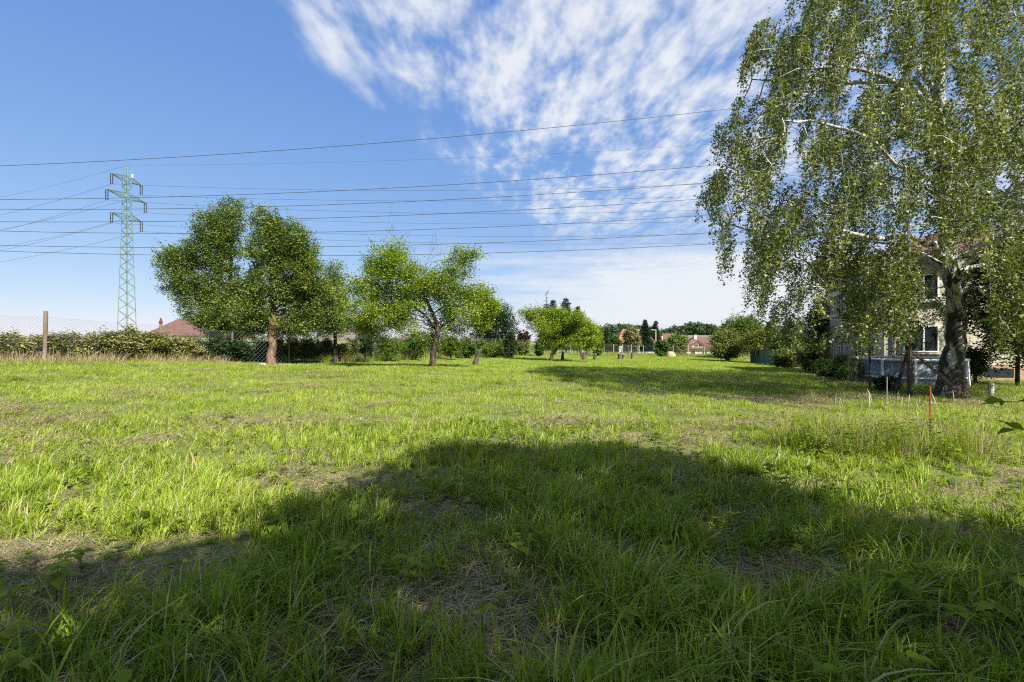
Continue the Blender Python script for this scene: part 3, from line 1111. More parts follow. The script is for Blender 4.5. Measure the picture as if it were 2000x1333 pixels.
# ---- the pear trees on the left
make_tree('pear_tree', 'tall dark green pear tree, left of the pair beside the pylon', 'tree', 452, 28.5,
          [(452, 640), (450, 560), (452, 470), (452, 410)],
          [(452, 406, 20, 22), (425, 446, 36, 30), (466, 438, 22, 24), (402, 498, 42, 36), (448, 500, 34, 42), (358, 512, 34, 28), (375, 555, 40, 28), (440, 560, 55, 44),
           (400, 605, 40, 34), (398, 640, 26, 22), (455, 615, 46, 36), (340, 500, 18, 14), (478, 575, 26, 34), (432, 650, 30, 16), (470, 652, 26, 16), (352, 560, 22, 18)],
          0.20, 1150, 90000, 0.105, M['pear'], M['bark'], spread=0.17)
make_tree('pear_tree', 'dark green pear tree with a thick reddish trunk, right of the pair', 'tree', 528, 26.5,
          [(530, 690), (533, 660), (533, 590), (530, 500), (528, 440)],
          [(526, 440, 26, 26), (566, 462, 36, 28), (598, 486, 24, 26), (522, 492, 28, 38), (562, 515, 44, 44), (608, 540, 28, 36), (528, 560, 38, 42), (582, 578, 48, 40),
           (500, 612, 32, 32), (545, 630, 36, 26), (592, 632, 36, 26), (490, 648, 22, 14), (620, 600, 30, 36)],
          0.22, 1200, 95000, 0.105, M['pear2'], M['pear_bark'], spread=0.17, flare=1.25, fork=0.3)
make_tree('pear_tree', 'slender light green tree rising between the pear pair and the yellow-green apple tree', 'tree', 655, 30.0,
          [(655, 660), (652, 600), (648, 540)],
          [(640, 535, 16, 26), (660, 528, 10, 22), (645, 580, 28, 34), (668, 590, 20, 30), (640, 630, 34, 28), (672, 635, 24, 26)],
          0.10, 400, 24000, 0.105, M['pear2'], M['bark'], spread=0.20)
# ---- apple trees
make_tree('apple_tree', 'yellow-green old apple tree with dead twigs sticking out of its top', 'tree', 845, 24.0,
          [(846, 690), (852, 668), (856, 640), (835, 590), (815, 550)],
          [(765, 492, 36, 18), (730, 520, 34, 26), (775, 530, 46, 34), (712, 565, 30, 26), (750, 580, 50, 32), (718, 610, 34, 24), (760, 622, 36, 22), (815, 560, 44, 34),
           (800, 610, 40, 26), (860, 555, 40, 30), (895, 525, 30, 24), (905, 498, 20, 12), (935, 502, 14, 5), (890, 585, 48, 30), (930, 580, 34, 28), (955, 590, 20, 18),
           (925, 618, 34, 20), (860, 622, 34, 18), (835, 660, 26, 14), (800, 645, 24, 14), (945, 640, 16, 10), (698, 635, 26, 18), (965, 605, 16, 12), (735, 652, 28, 13), (885, 645, 26, 11)],
          0.14, 1300, 78000, 0.092, M['apple'], M['bark'], spread=0.17, fork=0.42, flare=1.3,
          dead=[[(818, 560), (806, 520), (795, 490), (770, 462), (754, 451)], [(822, 550), (836, 505), (850, 480), (853, 470)], [(836, 520), (850, 500), (868, 497)], [(905, 640), (930, 655), (945, 662)]])
make_tree('apple_tree', 'leaning two-stemmed apple tree with low spreading yellow-green crown', 'tree', 1075, 40.0,
          [(1078, 694), (1092, 676), (1105, 655)],
          [(1030, 614, 18, 10), (1055, 616, 24, 14), (1042, 630, 20, 12), (1068, 640, 28, 22), (1090, 614, 26, 14), (1118, 622, 24, 16), (1100, 645, 36, 22), (1135, 640, 28, 20),
           (1150, 655, 24, 16), (1162, 634, 12, 8), (1075, 668, 22, 20), (1120, 668, 30, 14), (1150, 676, 16, 10)],
          0.14, 700, 38000, 0.12, M['apple'], M['bark'], spread=0.17, fork=0.2, flare=1.2,
          dead=[[(1070, 640), (1068, 610), (1068, 575)]])

# ---- weeping birch on the right
BD = 13.5
bbase = at_ground(1856, BD)
birch = empty('birch_tree', bbase, 'huge weeping birch with black and white trunk and hanging foliage at right', 'tree')


def bp(px, py, off=0.0):
    q = P(px, py, BD)
    q[1] += off
    return q - bbase


sk = Skel((0, 0, -0.2))
stem = sk.path([bp(1858, 735), bp(1864, 690), bp(1869, 640), bp(1868, 590), bp(1858, 530), bp(1850, 450), bp(1846, 360), bp(1840, 250), bp(1836, 150), bp(1838, 20), bp(1832, -120), bp(1836, -260)], 0, wob=0.035, sub=3)
L_ = [([bp(1826, 435, -0.5), bp(1800, 410, -0.8), bp(1747, 379, -1.2), bp(1684, 371, -1.6), bp(1620, 345, -1.9), bp(1560, 320, -2.1), bp(1500, 300, -2.0), bp(1450, 300, -2.0)], 470),
      ([bp(1815, 262, -0.4), bp(1775, 235, -0.9), bp(1717, 225, -1.2), bp(1650, 205, -1.4), bp(1570, 190, -1.5), bp(1500, 190, -1.4)], 300),
      ([bp(1800, 150, 0.2), bp(1740, 138, 0.6), bp(1660, 125, 0.9), bp(1580, 110, 1.2), bp(1510, 110, 1.2)], 210),
      ([bp(1800, 60, -0.5), bp(1740, 20, -1.0), bp(1660, -10, -1.4), bp(1590, -20, -1.6)], 130),
      ([bp(1830, 500, 0.4), bp(1780, 455, 0.9), bp(1700, 430, 1.3), bp(1610, 440, 1.6), bp(1520, 420, 1.8), bp(1440, 395, 1.8), bp(1400, 400, 1.8)], 540),
      ([bp(1890, 485, -0.3), bp(1940, 445, -0.8), bp(1992, 405, -1.2), bp(2060, 370, -1.5), bp(2130, 350, -1.6)], 530),
      ([bp(1900, 330, 0.5), bp(1970, 290, 1.0), bp(2050, 260, 1.4), bp(2120, 250, 1.6)], 400),
      ([bp(1880, 200, -0.6), bp(1940, 130, -1.3), bp(1990, 50, -1.8), bp(2020, -40, -2.0)], 260),
      ([bp(1850, 330, 1.2), bp(1840, 270, 2.6), bp(1820, 220, 3.6), bp(1790, 200, 4.4)], 400),
      ([bp(1840, 250, -1.2), bp(1850, 180, -2.2), bp(1830, 130, -3.0), bp(1800, 100, -3.6)], 330),
      ([bp(1850, 420, -1.2), bp(1880, 370, -2.4), bp(1900, 330, -3.4), bp(1880, 310, -4.2)], 480),
      ([bp(1855, 480, 1.0), bp(1810, 440, 2.2), bp(1760, 430, 3.4), bp(1700, 440, 4.2)], 520),
      ([bp(1835, 560, -0.5), bp(1790, 520, -1.1), bp(1720, 500, -1.7), bp(1650, 490, -2.1), bp(1580, 500, -2.3), bp(1520, 500, -2.2)], 590),
      ([bp(1870, 120, 1.0), bp(1900, 30, 2.0), bp(1910, -60, 2.6)], 180),
      ([bp(1890, 560, 0.6), bp(1950, 520, 1.2), bp(2030, 500, 1.6), bp(2110, 500, 1.8)], 590)]
stem_py = np.array([666.5 - (sk.p[i][2] + bbase[2] - CZ) * F / BD for i in stem])
limb_ids = []
for pts, py in L_:
    st = stem[int(np.argmin(np.abs(stem_py - py)))]
    limb_ids += sk.path(pts, st, wob=0.05, sub=2)[1:]
# places the hanging twigs spring from: inside the crown's outline, given depth by its width
OUT = [(1550, -40), (1470, 65), (1455, 180), (1400, 235), (1435, 300), (1362, 375), (1405, 400), (1415, 442), (1420, 505), (1485, 560), (1515, 640), (1600, 672), (1690, 660), (1780, 650),
       (1835, 620), (1900, 620), (1990, 650), (2100, 650), (2230, 560), (2330, 420), (2300, 200), (2200, 20), (2080, -160), (1960, -300), (1840, -340), (1740, -260), (1640, -130)]
nA_ = 19000
qx, qy = RNG.uniform(1360, 2340, nA_), RNG.uniform(-345, 674, nA_)
k = in_poly(qx, qy, OUT)
k &= RNG.random(nA_) < np.clip(2.6 * (0.6 * vnoise(qx, qy * 0.6, 0.026, 55) + 0.4 * vnoise(qx, qy * 0.5, 0.07, 56)) - 0.72, 0.05, 1)
qx, qy = qx[k], qy[k]
half = np.interp(qy, [-345, -200, 0, 200, 400, 650], [0.8, 2.6, 4.2, 5.0, 5.4, 4.6])
ctr = 1850
ed = np.clip(1 - (np.abs(qx - ctr) * BD / F / np.interp(qy, [-345, 0, 250, 420, 650], [1.5, 4.6, 6.6, 7.4, 6.6])) ** 2, 0.06, 1)
off = RNG.uniform(-0.68, 1, len(qx)) * half * np.sqrt(ed)
# things nearer to the lens show larger: scale about the crown's axis so that the outline is kept
A = np.c_[(qx - 1000) / F * (BD + off), BD + off, CZ + (666.5 - qy) / F * (BD + off)] - bbase
# the lower trunk stays in view
tr = ((qx > 1800) & (qx < 1920) & (qy > 455) & (off < 1.0)) | ((qx > 1670) & (qx < 1960) & (qy > 640) & (off < 2.0))
A = A[~tr][:3500]
# curtains of twigs hanging low before the house
ex, ey, eo = RNG.uniform(1660, 2120, 520), RNG.uniform(480, 640, 520), RNG.uniform(-2.4, 0.6, 520)
k = ~((ex > 1795) & (ex < 1925) & (ey > 440)) & ~((ex > 1670) & (ex < 1800) & (ey > 640))
ex, ey, eo = ex[k], ey[k], eo[k]
# and before the upper stem
fx_, fy_, fo_ = RNG.uniform(1770, 1930, 130), RNG.uniform(-60, 400, 130), RNG.uniform(-3.0, -0.5, 130)
ex, ey, eo = np.r_[ex, fx_], np.r_[ey, fy_], np.r_[eo, fo_]
A = np.concatenate([A, np.c_[(ex - 1000) / F * (BD + eo), BD + eo, CZ + (666.5 - ey) / F * (BD + eo)] - bbase])
tips = sk.attach(A, limb_ids + stem[18:], wob=0.10, rise=0.06)
r, w = sk.radii(0.30, 0.006, 1.9)
over = {}
flare_r = np.interp(np.arange(len(stem)), [0, 3, 6, 9, 12, 15, 18, 24, 30, 36], [0.40, 0.295, 0.25, 0.235, 0.22, 0.20, 0.175, 0.14, 0.10, 0.04])
for q, i in enumerate(stem):
    over[i] = flare_r[q]
Pn = np.array(sk.p)
Tn = Pn[tips]
nt = len(Tn)
Ls = RNG.uniform(0.35, 1.25, nt)
zr = Tn[:, 2] + bbase[2]
Ls = np.minimum(Ls, np.maximum(zr - RNG.uniform(0.9, 2.2, nt), 0.15))
od = Tn[:, :2] / (np.linalg.norm(Tn[:, :2], axis=1)[:, None] + 1e-6)
SEG = 5
prev = tips.copy()
strand = [Tn]
for sgi in range(1, SEG + 1):
    t = sgi / SEG
    q = Tn.copy()
    q[:, :2] += od * (0.22 * Ls * (1 - (1 - t) ** 2))[:, None] + RNG.normal(0, 0.05, (nt, 2)) * t
    q[:, 2] += Ls * (0.10 * t - 1.02 * t ** 1.6)
    for j in range(nt):
        prev[j] = sk.add(q[j], prev[j], 0.01)
    strand.append(q)
bm_ = sk.mesh('trunk', 0.27, M['birch_bark'], 0.004, 1.95, kbig=14, over=over)
# roughen the thick trunk
co = np.empty(len(bm_.vertices) * 3, np.float32)
bm_.vertices.foreach_get('co', co)
co = co.reshape(-1, 3)
low = np.clip(1 - co[:, 2] / 5.5, 0, 1) * (np.hypot(co[:, 0] - 0.1, co[:, 1]) < 0.9)
ang = np.arctan2(co[:, 1], co[:, 0])
dsp = low * (0.03 * np.sin(ang * 4 + co[:, 2] * 0.6) + 0.022 * np.sin(ang * 7 + 2.0 - co[:, 2]))
rad_ = np.hypot(co[:, 0], co[:, 1]) + 1e-6
co[:, :2] *= (1 + dsp / np.maximum(rad_, 0.3))[:, None]
bm_.vertices.foreach_set('co', co.ravel())
link('trunk', bm_, birch)
S_ = np.stack(strand, 1)
cnt = np.maximum((Ls * 112).astype(int), 34)
own = np.repeat(np.arange(nt), cnt)
tt = RNG.random(len(own)) ** 0.9 * SEG
i0 = np.minimum(tt.astype(int), SEG - 1)
fr_ = (tt - i0)[:, None]
C = S_[own, i0] * (1 - fr_) + S_[own, i0 + 1] * fr_
C += RNG.normal(0, 0.06, C.shape)
tint = np.clip(RNG.normal(0.46, 0.2, len(C)) + RNG.normal(0, 0.12, nt)[own], 0, 1)
V, Tr, f = leaves(C, RNG.uniform(0.046, 0.082, len(C)), 0.80, 0.25, 0.8, tint=tint, single=True)
link('crown', mesh_np('crown', V, [Tr], [M['birch_leaf']], False, {'tint': f}), birch)
print('birch leaves', len(C))

# ---- the tree behind the viewer: it shades the foreground, one twig of it hangs in at the right edge
SH = [(-5.5, 0.5), (-4.3, 2.3), (-3.3, 3.15), (-2.4, 3.85), (-1.95, 4.6), (-1.6, 5.8), (-1.15, 6.9), (-0.5, 7.2), (0.5, 7.15), (1.3, 7.35), (2.1, 7.1), (2.7, 5.9), (3.1, 4.8), (3.9, 4.05), (5.2, 3.5),
      (6.5, 2.4), (6.8, -1), (6, -2), (-6, -2)]
qx, qy = RNG.uniform(-5.6, 6.6, 7000), RNG.uniform(-2.1, 7.4, 7000)
k = in_poly(qx, qy, SH)
qx, qy = qx[k][:3000], qy[k][:3000]
hh = np.maximum(2.2, (qy + 1.3) / 0.8 + RNG.uniform(0, 2.0, len(qx)))
ct = 1 / math.tan(SUN_EL)
A = np.c_[qx + hh * ct * 0.6, qy - hh * ct * 0.8, hh]
hb = np.array([5.2, -4.6, g1(5.2, -4.6)])
hz = empty('walnut_tree', hb, 'leafy tree behind the viewer, its twig hanging in at the right edge', 'tree')
sk = Skel((0, 0, -0.1))
st = sk.path([(0, 0.1, 1.5), (0.1, 0.3, 3.0), (0.3, 0.6, 5.5), (0.6, 0.9, 8.0)], 0, 0.04, 3)
lim = sk.path([(-2.0, 1.0, 3.2), (-4.0, 1.8, 3.8)], st[5], 0.08, 3) + sk.path([(1.5, 1.2, 5.0), (2.5, 1.8, 6.5)], st[6], 0.08, 3)
tips = sk.attach(A - hb, st[4:] + lim, 0.12, 0.03)
tw = [np.array(q) - hb for q in ([3.3, 0.2, 1.95], P(2090, 770, 2.2), P(2000, 780, 2.15), P(1960, 785, 2.12), P(1918, 789, 2.1))]
s1 = sk.path(tw, st[3], 0.01, 2)
tw2 = [np.array(q) - hb for q in (P(2040, 845, 2.2), P(1990, 838, 2.15), P(1950, 822, 2.1))]
s2 = sk.path(tw2, s1[3], 0.01, 2)
link('trunk', sk.mesh('trunk', 0.17, M['bark'], 0.0022), hz)
T = np.array(sk.p)[tips]
C = np.repeat(T, 18, 0) + RNG.normal(0, 0.15, (len(T) * 18, 3))
V, Tr, f = leaves(C, 0.175, 0.6, 0.5, 0.2)
link('crown', mesh_np('crown', V, [Tr], [M['green']], False, {'tint': f}), hz)
tl = [P(1921, 784, 2.1), P(1955, 795, 2.12), P(1992, 782, 2.15), P(1985, 838, 2.15), P(1962, 826, 2.12), P(1995, 648, 2.3), P(1945, 628, 2.3)]
for q_ in tl:
    V, Tr, f = leaves(np.array([q_]) - hb, 0.065, 0.55, 0.3, 0.5)
    link('twig_leaf', mesh_np('twig_leaf', V, [Tr], [M['weed']], False, {'tint': f}), hz)

# ------------------------------------------------------------------ shrubs along the left fence
hedge = 'brambles along the left fence'
for i, (x0, y0, x1, d, mt, nl) in enumerate([(-75, 652, 10, 18.6, 'olive', 5200), (0, 657, 70, 19.4, 'bramble', 4800), (62, 656, 132, 20.0, 'olive', 4800), (118, 655, 192, 20.6, 'bramble', 4800),
                                             (178, 650, 250, 21.2, 'olive', 5200), (222, 645, 300, 21.6, 'bramble', 5600), (268, 656, 328, 22.0, 'olive', 5600), (318, 664, 385, 22.8, 'bramble', 4800),
                                             (365, 662, 440, 24.2, 'dark', 4200), (425, 664, 496, 25.4, 'dark', 4200), (485, 666, 560, 29.4, 'dark', 4200), (550, 668, 630, 30.8, 'green', 4200)]):
    bush('bramble_bush', 'tangled bramble bush in the thicket along the left fence', 'bush', x0 - 6, y0 - 3, x1 + 6, 702, d - 0.35, M[mt], int(nl * 1.3), 0.085, hedge, 40 + i, 170, base_r=0.03)
for i, (x0, y0, x1, d, mt, lab) in enumerate([
        (688, 618, 742, 30.5, 'dark', 'dense dark green bush right of the slender tree'),
        (735, 655, 792, 33.0, 'bright', 'low bright green bush behind the apple tree at its left'),
        (785, 650, 838, 35.0, 'green', 'low green bush directly behind the apple trunk'),
        (855, 655, 905, 37.0, 'bright', 'green bush right of the apple trunk by the fence'),
        (895, 668, 932, 40.0, 'green', 'small green bush left of the leaning stump'),
        (935, 668, 985, 43.0, 'bright', 'low yellowish bush right of the leaning stump'),
        (983, 648, 1010, 45.0, 'dark', 'narrow dark green shrub before the purple one'),
        (1045, 663, 1062, 50.0, 'green', 'small upright green shrub left of the leaning apple tree'),
        (1155, 645, 1180, 62.0, 'bright', 'small yellow-green tree beside the leaning apple crown'),
        (640, 672, 690, 31.0, 'olive', 'pale weedy shrub under the slender tree')]):
    bush('hedge_shrub', lab, 'bush', x0, y0, x1, 700, d, M[mt], 4200, 0.0026 * d, None, 80 + i, 110, base_r=0.03)

# undergrowth closing the gaps of the left fence line
for i in range(20):
    px = 548 + i * 24.5 + random.uniform(-8, 8)
    d = float(np.interp(px, [548, 700, 850, 1000, 1040], [28.6, 33.5, 39.5, 48.0, 51.0])) + random.uniform(-0.6, 1.2)
    hw = random.uniform(15, 22)
    bush('undergrowth_shrub', 'low shrub in the undergrowth along the fence behind the apple trees', 'bush', px - hw, random.uniform(658, 674), px + hw, 700, d, M[random.choice(['olive', 'green', 'bright', 'olive'])], 2300, 0.0027 * d,
         'undergrowth behind the apple trees', 500 + i, 70, base_r=0.025, lob=6)
rough = [tuft_mesh('r', 26, 0.30, 0.35, 0.85, 0.014, 3, 0.4, M['grass']) for _ in range(3)] + [tuft_mesh('r', 22, 0.30, 0.35, 0.9, 0.012, 3, 0.4, M['hay']) for _ in range(2)]
NR = 900
t = RNG.random(NR)
X = np.interp(t, [0, 0.4, 0.75, 0.92, 1.0], [-11.5, 0.3, 20.0, 30.5, 29.0]) + RNG.normal(0, 0.55, NR)
Y = np.interp(t, [0, 0.4, 0.75, 0.92, 1.0], [30.0, 50.5, 76.0, 72.5, 60.0]) + RNG.normal(0, 0.45, NR)
scatter('rough_grass', 'tall rough grass growing along the far fences', rough, np.c_[X, Y, G(X, Y)], RNG.integers(0, 5, NR), RNG.random(NR) * 6.28, RNG.uniform(0.7, 1.2, NR), RNG.random(NR), 'grass')

# ---- trees and shrubs farther away
far = [('dense_tree', 'big dense dark green tree behind the leaning stump', 918, 592, 1012, 72, 'dark', 15000, 9, 690),
       ('purple_shrub', 'purple-leaved shrub between dark tree and leaning apple', 1008, 645, 1035, 66, 'purple', 3500, 6, 688),
       ('garden_tree', 'buff flowering tree before the orange-roofed house', 1217, 638, 1250, 88, 'buff', 6000, 7, 690),
       ('garden_tree', 'round high tree standing behind the street lamp', 1266, 628, 1290, 130, 'dark', 4200, 5, 680),
       ('garden_tree', 'bright green tree left of the house with the dormer', 1300, 653, 1345, 84, 'bright', 6000, 7, 688),
       ('garden_shrub', 'yellow-green shrub just left of the house with the dormer', 1312, 668, 1340, 78, 'olive', 3500, 6, 694),
       ('garden_shrub', 'round dark green bush at the far end of the meadow', 1278, 664, 1306, 70, 'green', 5000, 7, 697),
       ('garden_tree', 'dark tree left of the orange-roofed house', 1172, 640, 1196, 110, 'dark', 4200, 6, 690),
       ('garden_tree', 'low green tree before the orange-roofed house at its left', 1188, 655, 1212, 92, 'green', 3600, 6, 691),
       ('walnut_tree', 'broad bright green walnut tree above the yellowish bushes', 1402, 614, 1498, 66, 'bright', 12000, 9, 695),
       ('dark_tree', 'narrow dark tree left of the broad walnut tree', 1408, 624, 1432, 74, 'dark', 4000, 5, 690),
       ('lilac_bush', 'yellowish green lilac bush at the end of the right fence', 1382, 645, 1462, 58, 'olive', 11000, 9, 704),
       ('lilac_bush', 'yellowish bush between walnut tree and birch foliage', 1455, 638, 1535, 54, 'olive', 10000, 8, 700),
       ('lilac_bush', 'green bush behind the netted fence near the birch foliage', 1500, 630, 1580, 42, 'green', 9000, 8, 705),
       ('garden_tree', 'dark green tree left of the yellow house under the birch', 1560, 590, 1650, 29, 'green', 12000, 9, 715)]
for i, (nm, lab, x0, y0, x1, d, mt, nl, lb, y1) in enumerate(far):
    bush(nm, lab, 'tree' if 'tree' in nm else 'bush', x0, y0, x1, y1, d, M[mt], nl, max(0.10, 0.0030 * d), None, 120 + i, 60 + nl // 45, base_r=0.12, lob=lb)
# shrubs along the right fence
for i, (x0, y0, x1, d, mt, lab) in enumerate([(1505, 680, 1570, 33.0, 'olive', 'yellow-green bush in the right fence line, farthest of three'),
                                              (1552, 672, 1625, 26.0, 'olive', 'bush under the hanging birch twigs, middle of three'),
                                              (1622, 690, 1690, 18.5, 'green', 'bush left of the pool beside the dark post'),
                                              (1590, 700, 1660, 20.5, 'bright', 'low bright shrub at the foot of the right fence'),
                                              (1705, 735, 1760, 14.6, 'dark', 'small dark weed bush at the foot of the brace')]):
    bush('fence_shrub', lab, 'bush', x0, y0, x1, 768, d, M[mt], 6500, 0.0029 * d, None, 160 + i, 150, base_r=0.03)
bush('garden_tree', 'dark green tree between birch trunk and yellow house, right of the trunk', 'tree', 1895, 430, 2080, 722, 17.3, M['dark'], 26000, 0.10, None, 172, 420, base_r=0.06, lob=11)
bush('garden_tree', 'small young tree with forked stem before the plinth of the yellow house', 'tree', 1868, 672, 1942, 742, 18.2, M['green'], 3200, 0.08, None, 171, 90, base_r=0.06)


def spruce(label, px, d, ytop, w_px, n=2600, dead_top=0):
    k = d / F
    b = at_ground(px, d)
    top = (CZ + (666.5 - ytop) * k) - b[2]
    root = empty('spruce_tree', b, label, 'tree')
    mb = MB()
    mb.tube([(0, 0, -0.2), (0, 0, top * 0.5), (0, 0, top)], [0.18, 0.1, 0.02], 6)
    rad = w_px * k / 2
    Cs, Ds = [], []
    zz = top * 0.12
    while zz < top * (0.995 if not dead_top else 0.80):
        t = zz / top
        R = rad * (1 - t) ** 0.8 * RNG.uniform(0.8, 1.1)
        nb = 9
        for j in range(nb):
            a = j * 2 * math.pi / nb + RNG.uniform(0, 0.7)
            L_b = R * RNG.uniform(0.7, 1.1)
            dv = np.array([math.cos(a), math.sin(a), 0])
            tip = dv * L_b + np.array([0, 0, zz - 0.18 * L_b])
            mb.bar((0, 0, zz), tip, 0.03)
            m_ = max(5, int(n * L_b / (rad * 90)))
            s = RNG.random(m_)
            Cs.append(np.array([0, 0, zz]) + np.outer(s, tip - np.array([0, 0, zz])) + RNG.normal(0, 0.08 * max(R, 0.5), (m_, 3)) * np.array([1, 1, 0.5]))
            Ds.append(np.tile(dv * 1.2 + np.array([0, 0, -0.35]), (m_, 1)))
        zz += top * 0.035
    if dead_top:
        for _ in range(14):
            z0 = top * RNG.uniform(0.78, 1.0)
            a = RNG.uniform(0, 6.28)
            mb.bar((0, 0, z0), (math.cos(a) * 0.5, math.sin(a) * 0.5, z0 + 0.1), 0.03)
    mb.build('trunk', M['bark'], root)
    C = np.concatenate(Cs)
    V, Tr, f = leaves(C, max(0.16, 0.004 * d), 0.35, 0.5, 0.3, dirs=np.concatenate(Ds))
    link('crown', mesh_np('crown', V, [Tr], [M['spruce']], False, {'tint': f}), root)


spruce('dark spruce whose bare dead top stands highest behind the leaning apple', 1067, 86, 570, 40, dead_top=1)
spruce('dark spruce behind the leaning apple crown, left of its middle', 1080, 88, 584, 92, 12000)
spruce('dark spruce right behind the middle of the leaning apple crown', 1105, 86, 580, 92, 12000)
spruce('lower dark spruce behind the right side of the leaning apple crown', 1128, 90, 597, 70, 10000)
spruce('dark blue-green spruce left of the street lamp', 1260, 96, 626, 52, 9000)

# far wood on the horizon: one mass
Cs = []
for i in range(150):
    px = RNG.uniform(1120, 1420)
    d = RNG.uniform(330, 420)
    top = 641 + 5 * math.sin(px * 0.045) + RNG.normal(0, 3)
    c = P(px, top + 11, d)
    Cs.append(lobe_points(c, np.array([5.0, 5.0, 4.6]), 230, 0.7))
for i in range(90):
    px = RNG.uniform(-250, 1000) if i < 70 else RNG.uniform(1400, 2100)
    d = RNG.uniform(300, 460)
    c = P(px, 668 + RNG.normal(0, 3), d)
    Cs.append(lobe_points(c, np.array([8.0, 6.0, 4.5]), 120, 0.7))
V, Tr, f = leaves(np.concatenate(Cs), 1.6, 0.8, 0.5, 0.0)
tag(link('far_wood', mesh_np('far_wood', V, [Tr], [M['wood_far']], False, {'tint': f})), 'distant dark wood along the horizon', 'wood', kind='stuff')

# grain field beyond the left fence
grain = [tile_mesh('g', 2.4, 70, 22, 0.2, 0.60, 0.85, 0.016, 2, 0.22, M['grain']) for _ in range(4)]
FIELD = [(-60, 14), (-22, 22), (-18.5, 25.5), (-12, 35), (-4, 50), (-8, 62), (-30, 78), (-90, 78)]
X, Y = [q.ravel() for q in np.meshgrid(np.arange(-90, 0, 2.4), np.arange(14, 78, 2.4))]
k = in_poly(X, Y, FIELD) & (np.abs(X) < Y * 1.2 + 2)
X, Y = X[k], Y[k]
n = len(X)
scatter('grain_field', 'pale green grain crop beyond the left fence', grain, np.c_[X, Y, G(X, Y)], RNG.integers(0, 4, n), RNG.integers(0, 4, n) * math.pi / 2, RNG.uniform(0.97, 1.07, n), RNG.random(n), 'crop')

# dry stems at the foot of the brambles
dry = [tuft_mesh('d', 22, 0.40, 0.2, 0.7, 0.010, 4, 0.7, M['straw']) for _ in range(4)]
NDRY = 130
t = RNG.random(NDRY) * 0.72
lx = np.interp(t, [0, 0.25, 0.55, 1.0], [-19.6, -17.6, -15.2, -12.5])
ly = np.interp(t, [0, 0.25, 0.55, 1.0], [17.4, 19.2, 22.2, 26.5])
X, Y = lx + RNG.normal(0.35, 0.3, NDRY), ly + RNG.normal(-0.3, 0.25, NDRY)
scatter('dry_stems', 'brown dry stems at the foot of the left bramble thicket', dry, np.c_[X, Y, G(X, Y)], RNG.integers(0, 4, NDRY), RNG.random(NDRY) * 6.28, RNG.uniform(0.7, 1.2, NDRY), RNG.random(NDRY), 'dry stems')

# tall dry weeds at right and seed heads
hay = [tuft_mesh('h', 9, 0.14, 0.30, 0.70, 0.005, 5, 0.45, M['hay']) for _ in range(4)] + [tuft_mesh('h', 16, 0.14, 0.2, 0.62, 0.008, 5, 0.6, M['weed']) for _ in range(3)]
a, r_ = RNG.random(300) * 6.28, np.sqrt(RNG.random(300))
X, Y = 5.4 + 1.5 * r_ * np.cos(a), 7.1 + 0.9 * r_ * np.sin(a)
scatter('tall_weeds', 'clump of tall dry weeds and seeding grass left of the orange stake', hay, np.c_[X, Y, G(X, Y)], np.where(RNG.random(300) < 0.45, RNG.integers(0, 4, 300), RNG.integers(4, 7, 300)), RNG.random(300) * 6.28,
        RNG.uniform(0.7, 1.2, 300), RNG.random(300), 'weeds')


def seed_stalk_mesh():
    mb = MB()
    h = random.uniform(0.8, 1.05)
    ln = random.uniform(0.03, 0.20)
    pth = [(ln * t * t, 0, h * t - ln * 0.25 * t ** 4) for t in (0, 0.3, 0.6, 0.8, 0.88, 0.95, 1.0, 1.06)]
    mb.tube(pth, [0.002, 0.002, 0.002, 0.002, 0.007, 0.009, 0.007, 0.001], 4)
    me = bpy.data.meshes.new('seed_stalk')
    me.from_pydata(mb.v, [], mb.f)
    at = me.attributes.new('tint', 'FLOAT', 'FACE')
    at.data.foreach_set('value', np.full(len(me.polygons), 0.85, np.float32))
    me.materials.append(M['seed'])
    return me


ss = [seed_stalk_mesh() for _ in range(7)]
spx = [1622, 1640, 1690, 1697, 1716, 1733, 1741, 1752, 1772, 1786, 1793, 1800, 1842, 1868, 1600, 1655, 1710]
X = np.array([(p - 1000) / F * (6.6 + (i * 37 % 11) * 0.12) for i, p in enumerate(spx)])
Y = np.array([6.6 + (i * 37 % 11) * 0.12 for i in range(len(spx))])
extra = [(1427, 5.2), (1660, 3.9), (1240, 5.0), (975, 4.4), (1500, 4.6), (1835, 4.2), (1880, 4.3), (560, 5.0), (400, 4.2), (265, 3.4), (1005, 6.0), (700, 3.2)]
X = np.r_[X, [(p - 1000) / F * d for p, d in extra]]
Y = np.r_[Y, [d for p, d in extra]]
n = len(X)
scatter('seed_stalks', 'pale curved grass seed heads standing above the weeds', ss, np.c_[X, Y, G(X, Y)], RNG.integers(0, 7, n), RNG.random(n) * 6.28, np.r_[RNG.uniform(0.7, 1.0, len(spx)), RNG.uniform(0.45, 0.7, len(extra))], RNG.random(n), 'grass')

# ------------------------------------------------------------------ broad-leaved sprouts in the foreground
V0 = []
lm_v = [(0, 0, 0)]
nn = 6
for i in range(1, nn):
    t = i / nn
    wd = 0.30 * math.sin(math.pi * t ** 0.8) * (1.08 if i % 2 else 0.94)
    lm_v += [(t, -wd, 0.03 + 0.06 * math.sin(t * 3) - 0.28 * t * t), (t, 0, 0.06 * math.sin(t * 3) - 0.28 * t * t), (t, wd, 0.03 + 0.06 * math.sin(t * 3) - 0.28 * t * t)]
lm_v.append((1.05, 0, -0.33))
lf = [(0, 1, 2), (0, 2, 3)]
for i in range(nn - 2):
    a_ = 1 + 3 * i
    lf += [(a_, a_ + 3, a_ + 4, a_ + 1), (a_ + 1, a_ + 4, a_ + 5, a_ + 2)]
a_ = 1 + 3 * (nn - 2)
lf += [(a_, len(lm_v) - 1, a_ + 1), (a_ + 1, len(lm_v) - 1, a_ + 2)]
LEAFM = []
